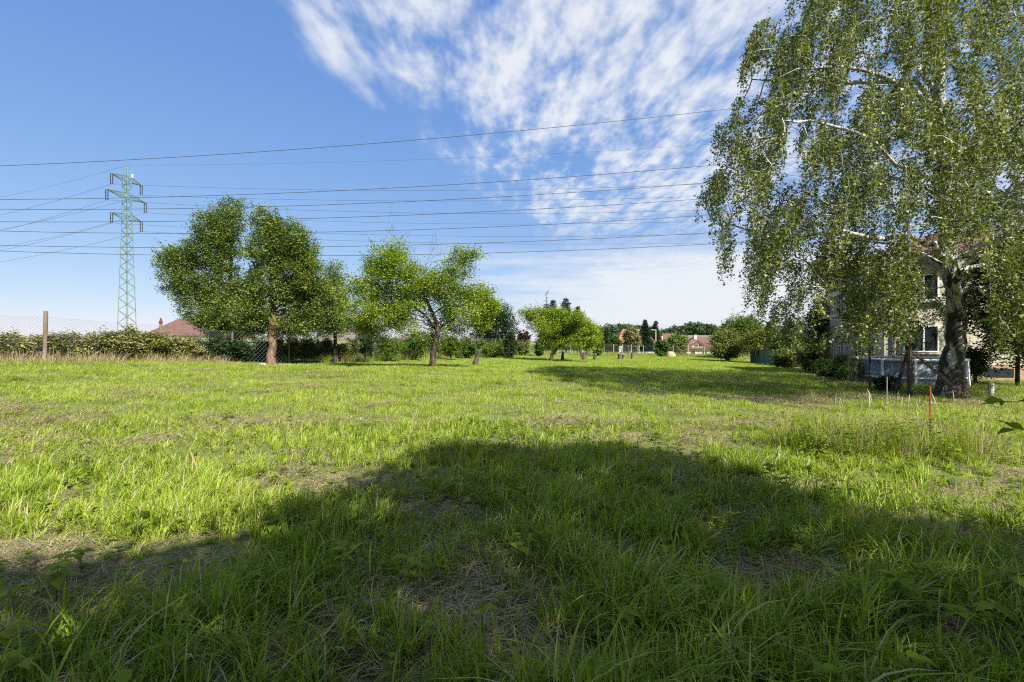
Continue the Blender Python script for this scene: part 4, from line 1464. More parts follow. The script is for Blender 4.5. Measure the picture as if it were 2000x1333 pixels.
for tv in (0.25, 0.5, 0.75):
    lm = bpy.data.meshes.new('leaf')
    lm.from_pydata(lm_v, [], lf)
    at = lm.attributes.new('tint', 'FLOAT', 'FACE')
    at.data.foreach_set('value', np.full(len(lm.polygons), tv, np.float32))
    lm.polygons.foreach_set('use_smooth', [True] * len(lm.polygons))
    lm.materials.append(M['weed'])
    LEAFM.append(lm)


def sprout(px, py, d_, size, n_whorl=1, label=None, group=None, seed=0):
    rr = random.Random(seed)
    x = (px - 1000) / F * d_
    b = Vector((x, d_, g1(x, d_)))
    hz_ = 0.04 + max(0.20 if n_whorl > 1 else 0.13, CZ + (666.5 - py) / F * d_ - b.z)
    root = empty('leafy_sprout', b, label, 'plant', group)
    mb = MB()
    lean = rr.uniform(-0.04, 0.04)
    mb.tube([(0, 0, -0.02), (lean * 0.4, 0, hz_ * 0.5), (lean, 0, hz_)], [0.004, 0.003, 0.002], 5)
    mb.build('stem', M['weed_stem'], root, smooth=True)
    for w_ in range(n_whorl):
        zf = 1.0 - w_ * 0.3
        k_ = rr.choice((4, 5, 5)) if w_ == 0 else 4
        a0 = rr.uniform(0, 6.28)
        for j in range(k_):
            o = bpy.data.objects.new('leaf', rr.choice(LEAFM))
            COL.objects.link(o)
            o.parent = root
            o.location = (lean * zf, 0, hz_ * zf)
            s_ = size * rr.uniform(0.55, 0.95)
            o.scale = (s_, s_, s_)
            o.rotation_euler = (rr.uniform(-0.3, 0.3), rr.uniform(-0.35, 0.25), a0 + j * 2 * math.pi / k_ + rr.uniform(-0.25, 0.25))


M['weed_stem'] = plain('weed_stem', (0.10, 0.13, 0.03), 0.2, 20, 0.6)
big_s = [(110, 1212, 2.9, 0.13, 2), (345, 1265, 2.55, 0.13, 1), (20, 1240, 2.75, 0.11, 1), (1765, 1228, 2.75, 0.14, 2), (1885, 1290, 2.5, 0.13, 1), (1975, 1190, 2.8, 0.15, 2), (1225, 1292, 2.62, 0.11, 1), (940, 1318, 2.55, 0.09, 1),
         (1950, 1300, 2.45, 0.13, 2), (1850, 1180, 2.9, 0.12, 1)]
for i, (px, py, d_, s_, nw) in enumerate(big_s):
    sprout(px, py, d_, s_, nw, 'large-leaved green sprout at the shaded bottom of the picture', 'large sprouts in the foreground', 300 + i)
small_s = [(740, 1040, 3.9, 0.09), (830, 1165, 3.2, 0.09), (715, 935, 5.1, 0.12), (560, 900, 5.6, 0.12), (615, 905, 5.5, 0.11), (860, 925, 5.2, 0.09), (940, 930, 5.2, 0.09), (1085, 995, 4.3, 0.09), (1120, 985, 4.4, 0.08),
           (1225, 905, 5.6, 0.10), (1270, 910, 5.5, 0.09), (420, 1010, 4.2, 0.09), (470, 990, 4.4, 0.10), (265, 1050, 3.9, 0.09), (1800, 1140, 3.1, 0.10), (1660, 1195, 2.9, 0.08), (1390, 1242, 2.7, 0.08), (1940, 1080, 3.4, 0.11),
           (1730, 965, 5.0, 0.10), (1870, 1095, 3.35, 0.10), (1510, 915, 5.5, 0.09), (655, 1110, 3.4, 0.07), (130, 1130, 3.2, 0.10), (160, 1125, 3.25, 0.09), (640, 1230, 2.8, 0.08), (1060, 1075, 3.7, 0.07), (500, 1190, 2.95, 0.08),
           (1895, 945, 5.2, 0.11), (1330, 905, 5.6, 0.09), (1590, 1235, 2.7, 0.07)]
for i, (px, py, d_, s_) in enumerate(small_s):
    sprout(px, py, d_, s_, 1, 'small leafy sprout standing among the foreground grass', 'small sprouts in the foreground grass', 400 + i)

# small broad-leaved weeds between the blades


def rosette_mesh(n, size, hgt, lo=0.5):
    a = np.arange(n) * 2.4 + RNG.random()
    tilt = RNG.uniform(0.0, 0.5, n)
    Vv, Ff, Tt = [], [], []
    base = np.array(lm_v)
    for i_ in range(n):
        c_, s_ = math.cos(a[i_]), math.sin(a[i_])
        k_ = size * RNG.uniform(0.6, 1.2)
        q_ = base * k_
        z_ = q_[:, 2] + q_[:, 0] * tilt[i_] + hgt * RNG.uniform(lo, 1.0)
        Vv.append(np.c_[q_[:, 0] * c_ - q_[:, 1] * s_, q_[:, 0] * s_ + q_[:, 1] * c_, z_])
        Ff += [tuple(v_ + i_ * len(base) for v_ in f_) for f_ in lf]
        Tt += [RNG.random()] * len(lf)
    me = bpy.data.meshes.new('rosette')
    me.from_pydata(np.concatenate(Vv).tolist(), [], Ff)
    at_ = me.attributes.new('tint', 'FLOAT', 'FACE')
    at_.data.foreach_set('value', np.array(Tt, np.float32))
    me.polygons.foreach_set('use_smooth', [True] * len(me.polygons))
    me.materials.append(M['weed'])
    return me


ros = [rosette_mesh(7, 0.06, 0.16) for _ in range(3)] + [rosette_mesh(9, 0.045, 0.08) for _ in range(3)] + [rosette_mesh(6, 0.09, 0.22) for _ in range(2)]
X, Y = field_points(16, 1.2, 9.5, 1.12, 0.9)
k = RNG.random(len(X)) < np.clip(2.2 * vnoise(X, Y, 0.9, 91) - 0.6 + 0.9 * (np.abs(X) > 0.75 * Y) * (Y < 3.6), 0.04, 1)
X, Y = X[k], Y[k]
n = len(X)
scatter('ground_weeds', 'small broad-leaved weeds scattered through the near grass', ros, np.c_[X, Y, G(X, Y)], RNG.integers(0, 8, n), RNG.random(n) * 6.28, RNG.uniform(0.7, 1.2, n), RNG.random(n), 'weeds')

tallw = [rosette_mesh(30, 0.055, 0.55, 0.1) for _ in range(3)] + [rosette_mesh(22, 0.075, 0.42, 0.1) for _ in range(2)]
NW = 70
a, r_ = RNG.random(NW) * 6.28, np.sqrt(RNG.random(NW))
X, Y = 5.15 + 1.35 * r_ * np.cos(a), 6.9 + 0.75 * r_ * np.sin(a)
scatter('leafy_weeds', 'bushy green leafy weeds in the clump left of the orange stake', tallw, np.c_[X, Y, G(X, Y)], RNG.integers(0, 5, NW), RNG.random(NW) * 6.28, RNG.uniform(0.7, 1.15, NW), RNG.random(NW), 'weeds')

# ------------------------------------------------------------------ fences


def wire_panel(a, b, za, zb, ta, tb, cell, rad, mat, parent, origin, name='wire_mesh'):
    """diamond mesh between plan points a and b; za,zb bottoms, ta,tb tops"""
    a, b = np.array(a, float), np.array(b, float)
    Lp = np.linalg.norm(b - a)
    H = max(ta - za, tb - zb)
    A_, B_ = [], []
    c = -H
    while c < Lp:
        for sgn in (0, 1):
            s0, s1 = c, c + H
            z0, z1 = 0.0, H
            if s0 < 0:
                z0, s0 = -s0, 0.0
            if s1 > Lp:
                z1, s1 = z1 - (s1 - Lp), Lp
            if s1 <= s0:
                continue
            if sgn:
                p0, p1 = (Lp - s0, z0), (Lp - s1, z1)
            else:
                p0, p1 = (s0, z0), (s1, z1)
            A_.append(p0)
            B_.append(p1)
        c += cell * 1.414

    def w3(q):
        t_ = q[:, 0] / Lp
        zb_ = za + (zb - za) * t_
        zt_ = ta + (tb - ta) * t_
        xy = a[None] + (b - a)[None] * t_[:, None]
        return np.c_[xy, zb_ + (zt_ - zb_) * q[:, 1] / H]
    A_, B_ = w3(np.array(A_)) - origin, w3(np.array(B_)) - origin
    # top and bottom line wires
    A_ = np.r_[A_, [np.r_[a, ta] - origin, np.r_[a, za + 0.02] - origin]]
    B_ = np.r_[B_, [np.r_[b, tb] - origin, np.r_[b, zb + 0.02] - origin]]
    nrm = np.array([-(b - a)[1], (b - a)[0], 0]) / Lp
    n_ = len(A_)
    d_ = B_ - A_
    d_ /= np.linalg.norm(d_, axis=1)[:, None] + 1e-9
    s_ = np.cross(d_, nrm)
    offs = [s_ * rad, -s_ * rad * 0.5 + nrm * rad * 0.87, -s_ * rad * 0.5 - nrm * rad * 0.87]
    V = np.stack([A_ + o for o in offs] + [B_ + o for o in offs], 1).reshape(-1, 3)
    q = np.array([[0, 1, 4, 3], [1, 2, 5, 4], [2, 0, 3, 5]])
    Q = (q[None] + (np.arange(n_) * 6)[:, None, None]).reshape(-1, 4)
    return link(name, mesh_np(name, V, [Q], [mat]), parent)


# left fence
fl = empty('chain_link_fence', (-18.4, 19.0, g1(-18.4, 19.0)), 'long chain link fence with rough posts along the left side', 'fence')
org = np.array(fl.location)
pl = [(-23.5, 13.2), tuple(P(87, 0, 19)[:2]), tuple(P(314, 0, 22)[:2])]
line_end = np.array([20.0, 76.0])
s0 = np.array(pl[-1])
mid_pt = np.array([0.0, 50.5])
seg1 = np.linalg.norm(mid_pt - s0)
for i in range(1, 11):
    pl.append(tuple(s0 + (mid_pt - s0) * i / 10))
for i in range(1, 12):
    pl.append(tuple(mid_pt + (line_end - mid_pt) * i / 11))
for i, (x, y) in enumerate(pl):
    z = g1(x, y)
    h = 2.0 if i < 2 else (1.72 if i == 2 else 1.65)
    if i == 1:
        mb = MB().tube([(0, 0, -0.3), (0.02, 0, 0.6), (0.05, 0, h * 0.97)], [0.072, 0.070, 0.068], 8, jit=0.05, seed=3)
        mt = M['post_wood']
    elif i == 2:
        mb = MB().tube([(0, 0, -0.3), (0, 0, h)], [0.06, 0.055], 8, jit=0.05, seed=4)
        mt = M['post_wood']
    else:
        mb = MB().tube([(0, 0, -0.3), (random.uniform(-.04, .04), 0, h)], [0.05, 0.045], 6, jit=0.05, seed=i)
        mt = M['post_wood'] if i < 14 else M['post_grey']
    po = mb.build('post', mt, fl, (x - org[0], y - org[1], z - org[2]))
    if i == 2:
        MB().tube([(0, 0, h), (0, 0, h + 0.10), (0, 0, h + 0.14), (0, 0, h + 0.25)], [0.075, 0.07, 0.04, 0.03], 8).build('post_cap', M['rust_cap'], po)
    if i:
        x0, y0 = pl[i - 1]
        hh0 = 1.7
        wire_panel((x0, y0), (x, y), g1(x0, y0) + 0.05, z + 0.05, g1(x0, y0) + hh0, z + (1.62 if i > 1 else 1.7), 0.085 if i < 4 else 0.16, 0.0030 if i < 4 else 0.004, M['wire'], fl, org)

# far fence of pale posts
ff = empty('wire_fence', (20.5, 75.5, g1(20.5, 75.5)), 'low wire fence with pale thin posts at the far end of the meadow', 'fence')
org = np.array(ff.location)
pts = [np.array([20.5, 75.5]) + (np.array([31.0, 72.0]) - np.array([20.5, 75.5])) * i / 5 for i in range(6)]
for i, q in enumerate(pts):
    z = g1(*q)
    MB().tube([(0, 0, -0.2), (0, 0, 1.55)], 0.04, 6).build('post', M['post_grey'], ff, (q[0] - org[0], q[1] - org[1], z - org[2]))
    if i:
        wire_panel(pts[i - 1], q, g1(*pts[i - 1]) + 0.05, z + 0.05, g1(*pts[i - 1]) + 1.4, z + 1.4, 0.2, 0.006, M['wire'], ff, org)
# netted fence at right
fn = empty('netted_fence', (28.0, 56.0, g1(28.0, 56.0)), 'fence of rusty posts hung with green netting right of the lilac bush', 'fence')
org = np.array(fn.location)
npx = [(1430, 64), (1442, 62), (1448, 60.5), (1466, 57.5), (1471, 56), (1478, 54.0), (1488, 51.5), (1498, 48.8), (1512, 45), (1527, 41.5), (1545, 37.5)]
prevq = None
for i, (px, d) in enumerate(npx):
    q = at_ground(px, d)
    MB().tube([(0, 0, -0.2), (0, 0, 1.75)], 0.045, 6).build('post', M['post_rust'], fn, tuple(q - org))
    if prevq is not None and i >= 4:
        a3, b3 = prevq - org, q - org
        mb = MB()
        c3 = (a3 + b3) / 2
        dv = (b3 - a3)
        mb.box((c3[0], c3[1] + 0.06, c3[2] + 0.78), (np.linalg.norm(dv[:2]) * 0.97, 0.012, 1.45), rz=math.atan2(dv[1], dv[0]))
        mb.build('net_panel', M['net'], fn)
    prevq = q

# right chain link fence by the birch
fr2 = empty('chain_link_fence', at_ground(1779, 13.2), 'sagging chain link fence with braced corner post around the birch', 'fence')
org = np.array(fr2.location)
cq = at_ground(1779, 13.2)
dq = at_ground(1699, 15.6)
eq = at_ground(1936, 12.6)
lq = at_ground(1640, 19.5)
tp_h = P(1779, 650, 13.2)[2] - cq[2]
MB().tube([(0, 0, -0.3), (-0.03, 0, tp_h * 0.5), (-0.06, 0, tp_h)], [0.078, 0.07, 0.06], 9, jit=0.05, seed=8).build('post', M['brace'], fr2)
MB().tube([(0, 0, -0.3), (0, 0, P(1699, 676, 15.6)[2] - dq[2])], 0.035, 8).build('post', M['post_dark'], fr2, tuple(dq - org))
MB().tube([(0, 0, -0.3), (0, 0, 0.47)], 0.055, 8, jit=0.06, seed=2).build('post', M['post_grey'], fr2, tuple(eq - org))
MB().tube([(0, 0, -0.3), (0, 0, 1.5)], 0.035, 8).build('post', M['post_dark'], fr2, tuple(lq - org))
b1 = at_ground(1746, 13.9)
MB().bar(tuple(b1 - org + np.array([0, 0, -0.05])), tuple(P(1772, 690, 13.3) - org), 0.07, 0.05).build('brace', M['brace'], fr2)
b2 = at_ground(1896, 12.7)
MB().bar(tuple(b2 - org + np.array([0, 0, -0.05])), tuple(P(1783, 688, 13.2) - org), 0.08, 0.06).build('brace', M['brace2'], fr2)
wire_panel(lq[:2], dq[:2], lq[2] + 0.05, dq[2] + 0.05, lq[2] + 1.35, dq[2] + 1.35, 0.07, 0.0026, M['wire_dark'], fr2, org)
wire_panel(dq[:2], cq[:2], dq[2] + 0.05, cq[2] + 0.05, dq[2] + 1.35, cq[2] + 1.3, 0.07, 0.0024, M['wire_dark'], fr2, org)
wire_panel(cq[:2] - np.array([0, 0.03]), eq[:2], cq[2] + 0.05, eq[2] + 0.05, cq[2] + 1.12, eq[2] + 0.5, 0.07, 0.0022, M['wire'], fr2, org)
xq = at_ground(2120, 12.0)
MB().tube([(0, 0, -0.3), (0, 0, 0.6)], 0.05, 8).build('post', M['post_grey'], fr2, tuple(xq - org))
wire_panel(eq[:2], xq[:2], eq[2] + 0.05, xq[2] + 0.05, eq[2] + 0.47, xq[2] + 0.5, 0.07, 0.0022, M['wire'], fr2, org)

# survey stake
sq = at_ground(1817, 7.3)
stk = empty('marker_stake', sq, 'thin stake, orange above and dark green below, in the weeds', 'stake')
sh = P(1817, 755, 7.3)[2] - sq[2]
MB().tube([(0, 0, -0.1), (0, 0, sh * 0.46)], 0.011, 10).build('lower_rod', M['dark_green'], stk)
MB().tube([(0, 0, sh * 0.46 + 0.002), (0, 0, sh * 0.98), (0, 0, sh)], [0.0095, 0.0095, 0.005], 10).build('upper_rod', M['orange'], stk)
MB().tube([(0, 0, sh * 0.70), (0, 0, sh * 0.76)], 0.015, 10).box((0.022, 0, sh * 0.73), (0.02, 0.012, 0.03)).build('clip', M['clip'], stk)
wq = at_ground(1732, 10.5)
tag(MB().tube([(0, 0, -0.1), (0.005, 0, 0.80)], [0.007, 0.006], 8).build('peg_stick', M['buff_stick'] if 'buff_stick' in M else M['post_grey'], None, tuple(wq)), 'thin pale stick before the braced corner post', 'stick')

# ------------------------------------------------------------------ stumps


def stump(px, d, h_px, r, lean, label, fork=False, seed=1):
    b = at_ground(px, d)
    h = h_px * d / F
    root = empty('tree_stump', b, label, 'stump', 'stumps of felled trees on the meadow')
    mb = MB()
    top = Vector((lean, 0, h))
    mb.tube([(0, 0, -0.15), (lean * 0.1, 0, h * 0.2), (lean * 0.45, 0.02, h * 0.55), (lean * 0.8, 0, h * 0.85), top], [r * 1.35, r * 1.1, r * 0.95, r * 0.85, r * 0.72], 10, jit=0.16, seed=seed)
    mb.build('bark', M['stump'], root, smooth=False)
    MB().tube([top + Vector((0, 0, -0.01)), top + Vector((0, 0, 0.012))], r * 0.6, 10, jit=0.1, seed=seed).build('cut_face', M['cutwood'], root)
    if fork:
        for sgn in (-1, 1):
            MB().tube([(0, 0, h * 0.3), (sgn * r * 1.3, 0, h * 0.7), (sgn * r * 1.9, 0, h * 1.35)], [r * 0.7, r * 0.6, r * 0.5], 8, jit=0.15, seed=seed + sgn).build('stub', M['stump'], root)


stump(928, 30.0, 30, 0.15, 0.34, 'tall leaning stump right of the yellow-green apple tree')
stump(1099, 43.0, 17, 0.13, 0.02, 'short stump just right of the leaning apple tree', seed=2)
stump(1140, 45.0, 15, 0.19, 0.0, 'forked stump with two stubs under the leaning apple crown', True, 3)
stump(1162, 47.0, 12, 0.17, 0.05, 'low knotted stump right of the forked one', seed=4)
stump(1210, 52.0, 11, 0.19, 0.0, 'leftmost of the three short stumps before the orange-roofed house', seed=5)
stump(1217, 53.0, 9, 0.13, 0.0, 'smallest, middle one of the three short stumps', seed=6)
stump(1234, 54.0, 13, 0.14, 0.03, 'dark upright stump, rightmost of the three short ones', seed=7)
# pale heap at the far end
q = at_ground(1310, 71)
mb = MB()
vs = []
for i in range(7):
    for j in range(16):
        a, t = 2 * math.pi * j / 16, i / 6
        rr_ = math.cos(t * math.pi / 2 * 0.98)
        rr_ = rr_ ** 0.6
        vs.append((0.72 * rr_ * math.cos(a) * random.uniform(0.93, 1.07), 0.6 * rr_ * math.sin(a), 0.85 * math.sin(t * math.pi / 2) * random.uniform(0.93, 1.0)))
mb.add(vs, [(i * 16 + j, i * 16 + (j + 1) % 16, (i + 1) * 16 + (j + 1) % 16, (i + 1) * 16 + j) for i in range(6) for j in range(16)])
tag(mb.build('straw_heap', M['bale'], None, tuple(q + np.array([0, 0, -0.1])), True), 'pale rounded heap beside the round bush at the far end', 'heap')
q = at_ground(513, 25.2)
mb = MB()
mb.add([(x * 1.6, y, z * 0.8) for x, y, z in [(math.cos(a) * 0.14 * random.uniform(0.8, 1.2), math.sin(a) * 0.12, 0) for a in np.linspace(0, 6.28, 9)[:-1]] + [(math.cos(a) * 0.10, math.sin(a) * 0.08, 0.13 * random.uniform(0.8, 1.2)) for a in np.linspace(0, 6.28, 9)[:-1]]],
       [(j, (j + 1) % 8, 8 + (j + 1) % 8, 8 + j) for j in range(8)] + [tuple(range(8, 16))])
tag(mb.build('stone', M['stone'], None, tuple(q)), 'pale stone at the foot of the reddish pear trunk', 'stone')

# ------------------------------------------------------------------ houses


def house(name, label, origin, rz, W, D, H, roof_h, wall_m, roof_m, hip=0.0, over=0.45, windows=(), chimneys=(), dish=None):
    """origin: front left corner at ground; local x along the front, y away from it"""
    root = empty(name, origin, label, 'house', rz=rz)
    mb = MB()
    mb.add([(0, 0, -1), (W, 0, -1), (W, D, -1), (0, D, -1), (0, 0, H), (W, 0, H), (W, D, H), (0, D, H)], [(0, 1, 5, 4), (1, 2, 6, 5), (2, 3, 7, 6), (3, 0, 4, 7)])
    if hip == 0:
        mb.add([(0.01, 0, H), (0.01, D, H), (0.01, D / 2, H + roof_h * D / (D + 2 * over) - 0.02)], [(0, 1, 2)])
        mb.add([(W - 0.01, 0, H), (W - 0.01, D, H), (W - 0.01, D / 2, H + roof_h * D / (D + 2 * over) - 0.02)], [(0, 1, 2)])
    mb.build('wall', wall_m, root)
    o = over
    h0 = H - 0.02
    A_ = [(-o, -o, h0), (W + o, -o, h0), (W + o, D + o, h0), (-o, D + o, h0), (-o + hip * 1.0, D / 2, h0 + roof_h), (W + o - hip, D / 2, h0 + roof_h)]
    T_ = 0.16
    up_ = [(x, y, z + T_) for x, y, z in A_]
    mb = MB()
    mb.add(A_ + up_, [(6, 7, 11, 10), (8, 9, 10, 11), (7, 8, 11), (9, 6, 10), (0, 4, 5, 1), (2, 5, 4, 3), (1, 5, 2), (3, 4, 0), (0, 1, 7, 6), (1, 2, 8, 7), (2, 3, 9, 8), (3, 0, 6, 9)])
    roof = mb.build('roof', roof_m, root)
    for (cx, cy_, w_, ht) in chimneys:
        mb = MB().box((cx, cy_, H + roof_h * 0.5 + ht / 2), (w_, w_, ht + roof_h * 0.9))
        mb.box((cx, cy_, H + roof_h * 0.95 + ht + 0.05), (w_ + 0.12, w_ + 0.12, 0.1))
        mb.build('chimney', M['plaster_white'], roof)
    for (fx, z0, w_, h_, face) in windows:
        if face == 'front':
            c = lambda a, b, dep: (fx + a, -dep, z0 + b)
            sz = lambda a, b, t: (a, t, b)
        else:
            c = lambda a, b, dep: (-dep, fx + a, z0 + b)
            sz = lambda a, b, t: (t, a, b)
        wn_ = MB().box(c(0, 0, 0.01), sz(w_, h_, 0.06)).build('window', M['glass'], root)
        fb = MB()
        for sx_ in (-1, 1):
            fb.box(c(sx_ * w_ / 2, 0, 0.03), sz(0.09, h_ + 0.09, 0.10))
            fb.box(c(0, sx_ * h_ / 2, 0.032), sz(w_ - 0.09, 0.09, 0.10))
        fb.box(c(0, 0, 0.03), sz(0.06, h_ - 0.09, 0.09))
        fb.build('frame', M['white'], wn_)
        MB().box(c(0, -h_ / 2 - 0.10, 0.07), sz(w_ + 0.25, 0.06, 0.18)).build('sill', M['concrete'], wn_)
    if dish:
        mb = MB()
        dx, dz = dish
        mb.bar((dx, D / 2, H + roof_h), (dx, D / 2, H + roof_h + 1.2), 0.05)
        mb.build('mast', M['post_grey'], roof)
        mb = MB()
        c_ = Vector((dx - 0.35, D / 2 - 0.25, H + roof_h + 0.45))
        vs = [c_] + [c_ + Vector((0.45 * math.cos(a), -0.18, 0.45 * math.sin(a))) for a in np.linspace(0, 6.28, 13)[:-1]]
        mb.add(vs, [(0, 1 + j, 1 + (j + 1) % 12) for j in range(12)])
        mb.build('dish', M['white'], roof)
    return root


def hs(px, d, z):
    return ((px - 1000) / F * d, d, z)


house('brown_roof_house', 'house with brown-red hipped roof and white dish left of the pear trees', hs(284, 88, 0.2), -0.12, 14.5, 9, 2.3, 3.15, M['plaster_cream'], M['roof_brown'], hip=3.0,
      windows=[(2.5, 1.2, 1.2, 1.2, 'front'), (6, 1.2, 1.2, 1.2, 'front')], dish=(6.2, 0))
house('small_house', 'low house with red roof seen just under the left pear crown', hs(415, 76, 0.0), 0.0, 4.5, 5, 1.75, 0.6, M['plaster_white'], M['roof_red'], hip=0.0)
house('grey_roof_house', 'house with grey-brown gable roof between slender tree and pear trees', hs(622, 84, -0.1), 0.30, 9.0, 8, 1.9, 2.0, M['plaster_cream'], M['roof_grey'], windows=[(3, 1.0, 1.0, 1.0, 'front'), (4, 1.0, 1.0, 1.0, 'side')])
house('grey_roof_house', 'house with dark gable roof partly hidden behind the apple tree', hs(776, 92, -0.2), -0.2, 8.0, 8, 1.5, 1.6, M['plaster_white'], M['roof_grey'], windows=[(3, 0.9, 1.0, 1.0, 'front')])
house('orange_roof_house', 'house with steep orange roof and white wall beyond the far fence', hs(1208, 100, -1.3), 0.0, 7.5, 8, 2.4, 2.9, M['plaster_white'], M['roof_orange'], hip=2.2,
      windows=[(1.4, 1.2, 1.2, 1.1, 'front'), (3.4, 1.2, 1.2, 1.1, 'front')])
ho = house('dormer_house', 'house with maroon tiled roof and arched dormer at the far end', hs(1341, 92, -1.6), 0.0, 8.6, 8, 1.62, 2.25, M['plaster_cream'], M['roof_maroon'], hip=3.2,
           windows=[(1.2, 0.75, 0.9, 1.2, 'front'), (3.4, 0.75, 0.9, 1.2, 'front'), (5.6, 0.75, 0.9, 1.2, 'front')], chimneys=[(2.9, 3.4, 0.55, 0.55), (-0.4, 6.0, 0.4, 0.0)])
# dormer with an eyebrow gable
mb = MB()
mb.add([(0.35, 0.10, 1.98), (4.05, 0.10, 1.98), (2.2, 0.10, 3.05), (0.35, 2.0, 1.98), (4.05, 2.0, 1.98), (2.2, 3.2, 3.05)], [(0, 1, 2), (0, 2, 5, 3), (1, 4, 5, 2)])
dm = mb.build('dormer', M['plaster_cream'], ho)
mb = MB()
mb.bar((0.1, -0.05, 1.95), (2.2, -0.05, 3.18), 0.16, 0.35).bar((4.3, -0.05, 1.95), (2.2, -0.05, 3.18), 0.16, 0.35)
mb.build('gable_trim', M['roof_maroon'], dm)
mb = MB()
arc = [(2.2 + 0.8 * math.cos(a), 0.06, 2.06 + 0.55 * math.sin(a)) for a in np.linspace(0, math.pi, 13)]
mb.add(arc, [tuple(range(12, -1, -1))])
mb.build('arched_window', M['glass'], dm)
mb = MB()
mb.box((2.2, 0.03, 2.32), (0.06, 0.05, 0.55)).bar((1.4, 0.03, 2.06), (3.0, 0.03, 2.06), 0.06)
mb.build('frame', M['white'], dm)
house('long_roof_house', 'long low brown roof behind the house with the dormer', hs(1330, 150, -0.8), 0.0, 12.5, 8, 2.6, 1.5, M['plaster_cream'], M['roof_grey'], windows=[(3, 1.3, 1.2, 1.0, 'front')])
house('long_roof_house', 'reddish roof glimpsed behind the bright green garden tree', hs(1294, 165, -0.8), 0.0, 5.0, 8, 2.9, 2.0, M['plaster_cream'], M['roof_maroon'], windows=[(2, 1.5, 1.0, 1.0, 'front')])

# yellow house at right
HC = np.array([16.55, 21.5, g1(16.5, 21.0) - 0.12])
yh = empty('yellow_house', HC, 'pale yellow two-storey house with balcony behind the birch', 'house', rz=-0.28)
WW, DD, HH = 12.0, 7.5, 5.4
mb = MB()
mb.add([(0, 0, 0.75), (WW, 0, 0.75), (WW, DD, 0.75), (0, DD, 0.75), (0, 0, HH), (WW, 0, HH), (WW, DD, HH), (0, DD, HH)], [(0, 1, 5, 4), (1, 2, 6, 5), (2, 3, 7, 6), (3, 0, 4, 7)])
mb.build('wall', M['plaster_yellow'], yh)
MB().box((WW / 2, DD / 2, 0.2), (WW + 0.08, DD + 0.08, 1.1)).build('plinth', M['plinth'], yh)
mb = MB()
o = 0.5
A_ = [(-o, -o, HH), (WW + o, -o, HH), (WW + o, DD + o, HH), (-o, DD + o, HH), (3.4, DD / 2, HH + 1.5), (WW - 3.4, DD / 2, HH + 1.5)]
up_ = [(x, y, z + 0.18) for x, y, z in A_]
mb.add(A_ + up_, [(6, 7, 11, 10), (8, 9, 10, 11), (7, 8, 11), (9, 6, 10), (3, 2, 1, 0), (0, 1, 7, 6), (1, 2, 8, 7), (2, 3, 9, 8), (3, 0, 6, 9)])
mb.build('roof', M['roof_brown'], yh)


def win(parent, fx, z0, w_, h_, face, kind='window', sill=True):
    if face == 'front':
        c = lambda a, b, dep: (fx + a, -dep, z0 + b)
        sz = lambda a, b, t_: (a, t_, b)
    else:
        c = lambda a, b, dep: (-dep, fx + a, z0 + b)
        sz = lambda a, b, t_: (t_, a, b)
    wn_ = MB().box(c(0, 0, 0.005), sz(w_, h_, 0.04)).build(kind, M['glass'], parent)
    fb = MB()
    for s in (-1, 1):
        fb.box(c(s * w_ / 2, 0, 0.03), sz(0.055, h_ + 0.055, 0.09))
        fb.box(c(0, s * h_ / 2, 0.032), sz(w_ - 0.055, 0.055, 0.09))
    fb.box(c(w_ * 0.08, 0, 0.03), sz(0.055, h_ - 0.055, 0.08))
    fb.build('frame', M['white'], wn_)
    if sill:
        MB().box(c(0, -h_ / 2 - 0.09, 0.08), sz(w_ + 0.25, 0.05, 0.2)).build('sill', M['concrete'], wn_)


win(yh, 1.35, 1.85, 1.25, 1.1, 'front')
win(yh, 1.35, 4.1, 1.25, 1.1, 'front')
win(yh, 6.2, 1.95, 1.25, 1.1, 'front')
win(yh, 6.2, 4.1, 1.25, 1.1, 'front')
for fx in (2.6, 4.1, 7.0):
    MB().box((fx, -0.045, 0.42), (1.0, 0.03, 0.36)).build('cellar_window', M['glass'], yh)
win(yh, 2.6, 1.75, 0.8, 1.9, 'side', 'balcony_door', False)
win(yh, 2.6, 4.05, 0.8, 1.7, 'side', 'balcony_door', False)
for zb_ in (0.72, 3.0):
    bl = MB().box((-0.62, 2.7, zb_), (1.2, 2.6, 0.14)).build('balcony', M['concrete'], yh)
    rb = MB()
    for yy in np.linspace(1.45, 3.95, 12):
        rb.bar((-1.18, yy, zb_ + 0.07), (-1.18, yy, zb_ + 0.95), 0.025)
    for xx in (-0.9, -0.6, -0.3):
        for yy in (1.45, 3.95):
            rb.bar((xx, yy, zb_ + 0.07), (xx, yy, zb_ + 0.95), 0.025)
    rb.bar((-1.18, 1.4, zb_ + 0.97), (-1.18, 4.0, zb_ + 0.97), 0.05)
    for yy in (1.45, 3.95):
        rb.bar((-1.18, yy, zb_ + 0.972), (0, yy, zb_ + 0.972), 0.045)
    rb.build('railing', M['post_brown'], bl)
MB().bar((-0.52, -0.56, HH + 0.05), (WW + 0.5, -0.56, HH + 0.05), 0.12).build('gutter', M['post_grey'], yh)
MB().tube([(0.35, -0.5, HH + 0.02), (0.35, -0.09, HH - 0.35), (0.35, -0.09, 0.1)], 0.05, 8).build('downpipe', M['post_grey'], yh)
lb = MB()
for yy in (0.85, 1.15):
    lb.bar((-0.12, yy, 0.3), (-0.12, yy, HH - 0.1), 0.035)
for zz in np.arange(0.5, HH - 0.2, 0.3):
    lb.bar((-0.12, 0.85, zz), (-0.12, 1.15, zz), 0.025)
lb.build('wall_ladder', M['post_brown'], yh)

